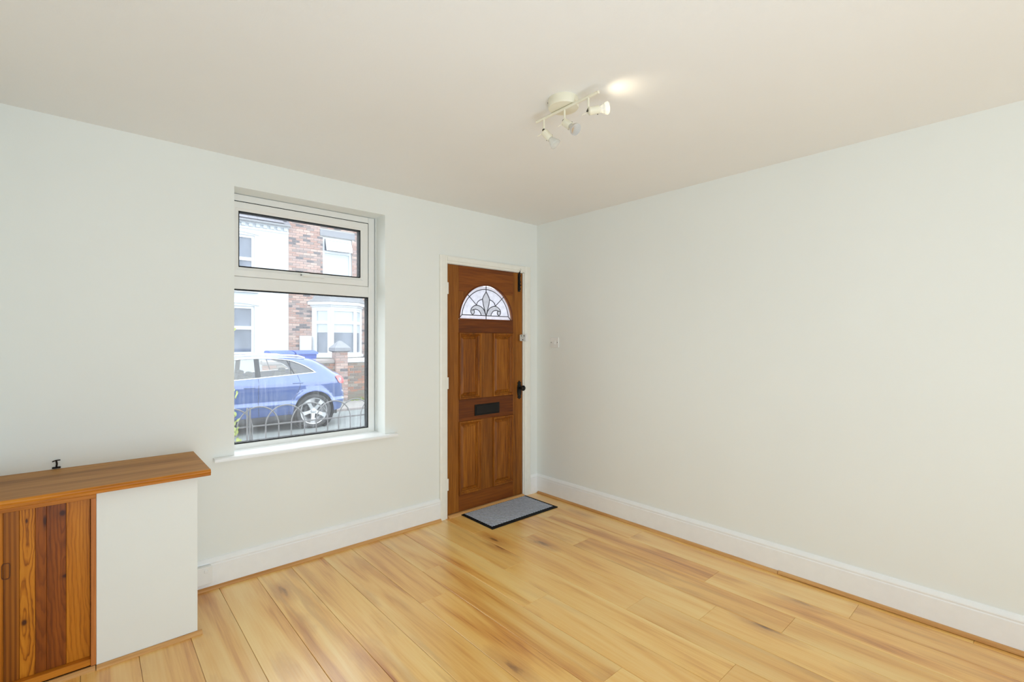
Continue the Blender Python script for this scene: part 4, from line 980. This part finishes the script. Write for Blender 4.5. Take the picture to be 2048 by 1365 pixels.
for s_ in (-1, 1):
    path = [(x, CYC + s_ * (HWM - prof_in(z) + .002), z) for x, z in dlo]
    MB().tube(path, .009, 6, closed=True).build('window_trim', M['trim_bright'], car)
    rr = [(x, CYC + s_ * (HWM - .245), z) for x, z in ((-1.30, 1.06), (-1.2, 1.095), (-.8, 1.112), (-.3, 1.110), (.05, 1.09), (.18, 1.045))]
    MB().tube([Vector((p[0], p[1], p[2])) for p in rr], .016, 8).build('roof_rail', M['trim_bright'], car)
    for x0_, x1_, z_ in ((-.955, -.775, .523), (-.11, .075, .565)):
        y_ = CYC + s_ * (HWM - prof_in(z_)); hb = MB().tube([(x0_, y_, z_), (x0_ + .03, y_ + s_ * .022, z_ + .003), (x1_ - .03, y_ + s_ * .022, z_ + .001), (x1_, y_, z_)], .013, 8).build('door_handle', M['carpaint'], car)
    seam = [(-.71, .68), (-.715, .40), (-.715, .15), (-.70, -.03)]
    MB().tube([(x, CYC + s_ * (HWM - prof_in(z) - .0005), z) for x, z in smooth(seam, 6)], .004, 5).build('door_seam', M['cladding'], car)
    seam = [(-.02, .745), (.02, .60), (.02, .50), (-.03, .36), (-.11, .22), (-.16, .10), (-.19, -.03)]
    MB().tube([(x, CYC + s_ * (HWM - prof_in(z) - .0005), z) for x, z in smooth(seam, 6)], .004, 5).build('door_seam', M['cladding'], car)
    sp_ = [(-.14, -.040), (-1.86, -.050), (-1.86, -.125), (-.14, -.115)]
    MB().prism(sp_, 'y', CYC + s_ * (HWM - .05), CYC + s_ * (HWM - .02)).build('sill_cladding', M['cladding'], car)
    tl = [(.735, .655), (.80, .672), (.885, .655), (.935, .60), (.938, .52), (.87, .505), (.80, .535)]
    c, e, f, *_ = delaunay_2d_cdt([Vector(p) for p in smooth(tl + tl[:1], 3)[:-1]], [], [], 0, 1e-5)
    MB().add([(p[0] + .012, CYC + s_ * (HW(min(p[0], .915), p[1]) + .010), p[1]) for p in c], [tuple(q) for q in f], True).build('tail_lamp', M['redlamp'], car)
v = [(x, y, z) for x, z in ((.22, 1.045), (.43, .995), (.42, .97), (.22, 1.01)) for y in (CYC - .60, CYC + .60)]
MB().add(v, [(0, 1, 3, 2), (2, 3, 5, 4), (4, 5, 7, 6), (6, 7, 1, 0), (0, 2, 4, 6), (1, 7, 5, 3)]).build('spoiler', M['carpaint'], car)
mb = MB(); mb.box(-3.1, .86, CYC - HWM + .30, CYC + HWM - .30, -.14, .06); mb.box(-1.85, -.13, CYC - HWM + .10, CYC + HWM - .10, -.17, .02); mb.build('underbody', M['cladding'], car)
mb = MB(); mb.box(-1.8, .55, CYC - HWM + .16, CYC + HWM - .16, .06, .10); mb.build('cabin_floor', M['seat'], car)
for x_, zz in ((-1.05, .0), (-.25, .02)):
    for dy in (-.36, .36):
        s_o = MB().box(x_ - .30, x_ + .16, CYC + dy - .25, CYC + dy + .25, .14, .32, .05); s_o.prism([(x_ + .06, .25), (x_ + .18, .25), (x_ + .32, .69 + zz), (x_ + .22, .70 + zz)], 'y', CYC + dy - .23, CYC + dy + .23); s_o = s_o.build('seat', M['seat'], car)
        MB().box(x_ + .25, x_ + .35, CYC + dy - .13, CYC + dy + .13, .71 + zz, .79 + zz, .035).build('headrest', M['seat'], s_o)
MB().box(.10, .80, CYC - .62, CYC + .62, .62, .65, .01).build('parcel_shelf', M['seat'], car)
for wx in (WR, WF):
    for s_ in (-1, 1):
        yc = CYC + s_ * (HWM - .115); ax = (0, s_, 0)
        MB().lathe([(RA + .002, .105), (RA + .002, -.20), (.0, -.20)], (wx, yc - s_ * .02, WZ), ax, 40).build('arch_liner', M['cladding'], car)
        ty = MB().lathe([(.262, .085), (.275, .102), (.300, .110), (.322, .106), (.335, .092), (.338, .06), (.338, -.09), (.32, -.11), (.262, -.10)], (wx, yc, WZ), ax, 48).build('tyre', M['tyre'], car)
        rim = MB().lathe([(.264, .084), (.258, .092), (.247, .088), (.240, .06), (.238, -.08), (.0, -.08)], (wx, yc, WZ), ax, 48).build('wheel_rim', M['alloy'], car)
        MB().lathe([(.165, .005), (.165, -.02), (.0, -.02), (0, .005)], (wx, yc, WZ), ax, 32).build('brake_disc', M['cladding'], rim)
        for k in range(5):
            a = PI / 2 + .52 + 2 * PI * k / 5; mb = MB()
            for da in (0,):
                rad = [(.03, .040), (.10, .030), (.18, .034), (.246, .050)]; vs = []
                for r_, w_ in rad:
                    for yy in (.070 + (.012 if r_ > .05 else .0), .035):
                        for sg in (-1, 1):
                            ca, sa = math.cos(a), math.sin(a); vs.append((wx + ca * r_ - sa * w_ * sg, yc + s_ * (yy - (.01 if r_ < .15 else 0)), WZ + sa * r_ + ca * w_ * sg))
                fs = []
                for i in range(3):
                    b = i * 4; fs += [(b, b + 4, b + 5, b + 1), (b + 2, b + 3, b + 7, b + 6), (b, b + 2, b + 6, b + 4), (b + 1, b + 5, b + 7, b + 3)]
                fs += [(0, 1, 3, 2), (12, 14, 15, 13)]; mb.add(vs, fs)
            mb.build('spoke', M['alloy'], rim)
        MB().lathe([(.048, .05), (.048, .082), (.034, .088), (0, .089)], (wx, yc, WZ), ax, 20).build('hub_cap', M['alloy'], rim)
